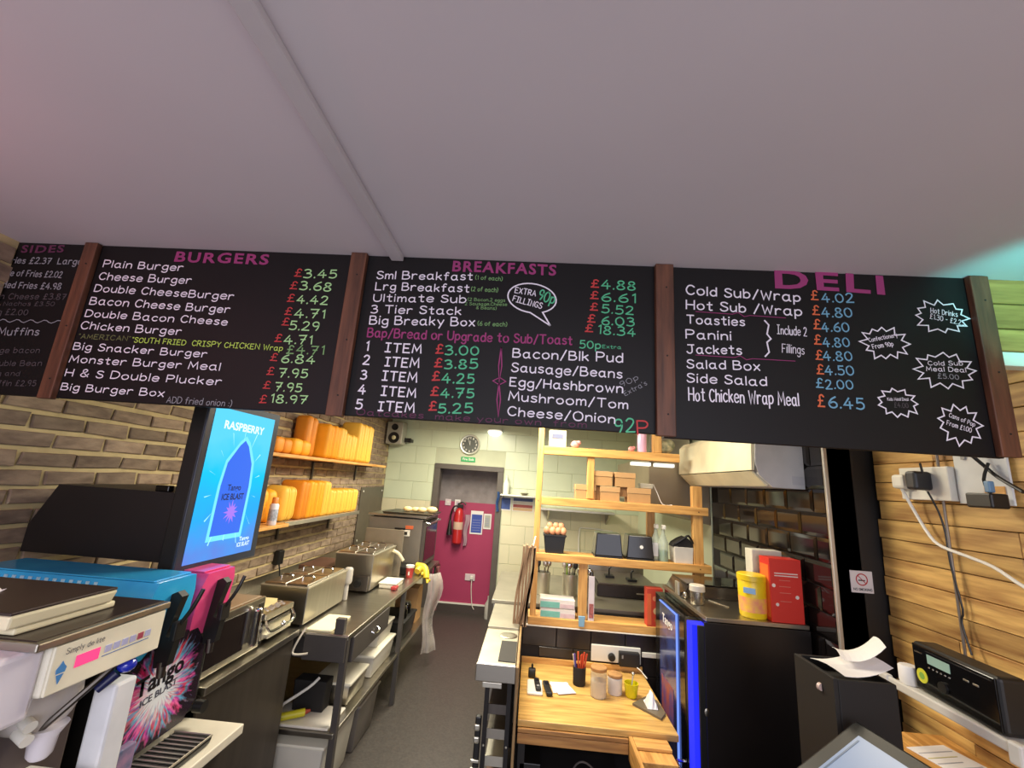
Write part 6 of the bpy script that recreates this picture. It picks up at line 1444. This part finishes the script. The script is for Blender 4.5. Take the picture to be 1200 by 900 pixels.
single('beaker', S().lathe((1.505, 1.415, 0.949), [(.045, 0), (.05, .02), (.05, .16), (.046, .16), (.044, .01)], 22), mat('grey_brown', '5d4a44', .5), 'grey-brown beaker at the right edge beside the radio tray', 'beaker', smooth=True)
# black bin / box with papers
black_k = mat('box_black', '0f0d0c', .6)
t = thing('black_box_unit', 'black open box with a round keyhole holding papers, left of the radio', 'box', (1.14, 1.79, 0))
BZ = 1.237
put('near_side', S().box(1.045, 1.23, 1.66, 1.675, 0.0, BZ - .002, .002), black_k, t)
put('left_side', S().box(1.03, 1.044, 1.66, 1.88, 0, BZ, .001), black_k, t)
put('far_side', S().box(1.045, 1.23, 1.866, 1.88, 0.0, BZ, .002), black_k, t)
put('right_side', S().box(1.217, 1.23, 1.676, 1.865, 0.0, BZ - .002, .002), black_k, t)
put('inner_floor', S().box(1.045, 1.216, 1.676, 1.865, BZ - .05, BZ - .04), black_m, t)
put('keyhole', S().cyl((1.030, 1.725, 1.185), (1.027, 1.735, 1.185), .012, n=16), mat('keyhole_pink', 'cfb4a8', .4), t)
def sheetp(lb, cx, cy, w, h, a, z, curl):
    s = S().sheet(lambda u, v: Vector(((u - .5) * w, (v - .5) * h, curl * (u - .2) ** 2 + .01 * math.sin(v * 3))), 8, 4)
    s.tilt(Matrix.Translation((cx, cy, z)) @ Matrix.Rotation(a, 4, 'Z'))
    o = single('loose_paper', s, paper, lb, 'paper', 'papers on the black box'); md = o.modifiers.new('thickness', 'SOLIDIFY'); md.thickness = .001
sheetp('lower, larger white paper spilling over the black box', 1.155, 1.76, .18, .15, .15, BZ + .004, .05)
sheetp('upper, folded white paper on the black box, nearer the radio', 1.20, 1.78, .13, .12, -.35, BZ + .034, .10)
# till screen
t = thing('till_screen', 'black-framed till touchscreen at the bottom edge, lit pale blue', 'till', (1.1, 1.45, 0.80))
_u3 = Vector((-.186, -.038, -.106)).normalized(); _v3 = Vector((.039, -.18, -.007)); _n3 = _v3.cross(_u3).normalized(); _n3 = _n3 if _n3.z > 0 else -_n3
_v3 = _u3.cross(_n3).normalized(); _v3 = _v3 if _v3.y < 0 else -_v3
_ax = _v3.cross(_n3)
_c3 = Vector((1.057, 1.605, 1.126)) + _u3 * .16 + _v3 * .115
M = Matrix(((_u3.x, -_v3.x, _n3.x, _c3.x), (_u3.y, -_v3.y, _n3.y, _c3.y), (_u3.z, -_v3.z, _n3.z, _c3.z), (0, 0, 0, 1)))
put('housing', S().box(-.18, .18, -.137, .137, -.03, 0, .008).tilt(M), black, t)
put('glass', S().box(-.135, .135, -.092, .092, .0005, .002).tilt(M), mat('till_glass', '4a566a', .3, 0, .05, 3, emit='8a98b0', es=.6), t)
put('status_bar', S().box(-.12, .12, .078, .083, .0021, .003).tilt(M), mat('till_bar', '5f7088', .3), t)
put('stand', S().cyl((0.93, 1.46, 0.80), (0.93, 1.46, 0.99), .04, n=20), black, t)
put('stand_base', S().box(0.83, 1.03, 1.36, 1.56, 0.785, 0.80, .004), black, t)
t = thing('till_counter', 'black counter carrying the till at the bottom edge', 'counter', (1.1, 1.4, 0))
put('top', S().box(0.75, 1.32, 1.15, 1.60, 0.755, 0.784, .003), black_m, t)
put('front', S().box(0.87, 1.31, 1.17, 1.59, 0.0, 0.755), black_m, t)
_fo_ = bpy.data.objects.get('lettering')
if _fo_ is not None and _fo_.type == 'FONT': bpy.data.objects.remove(_fo_)
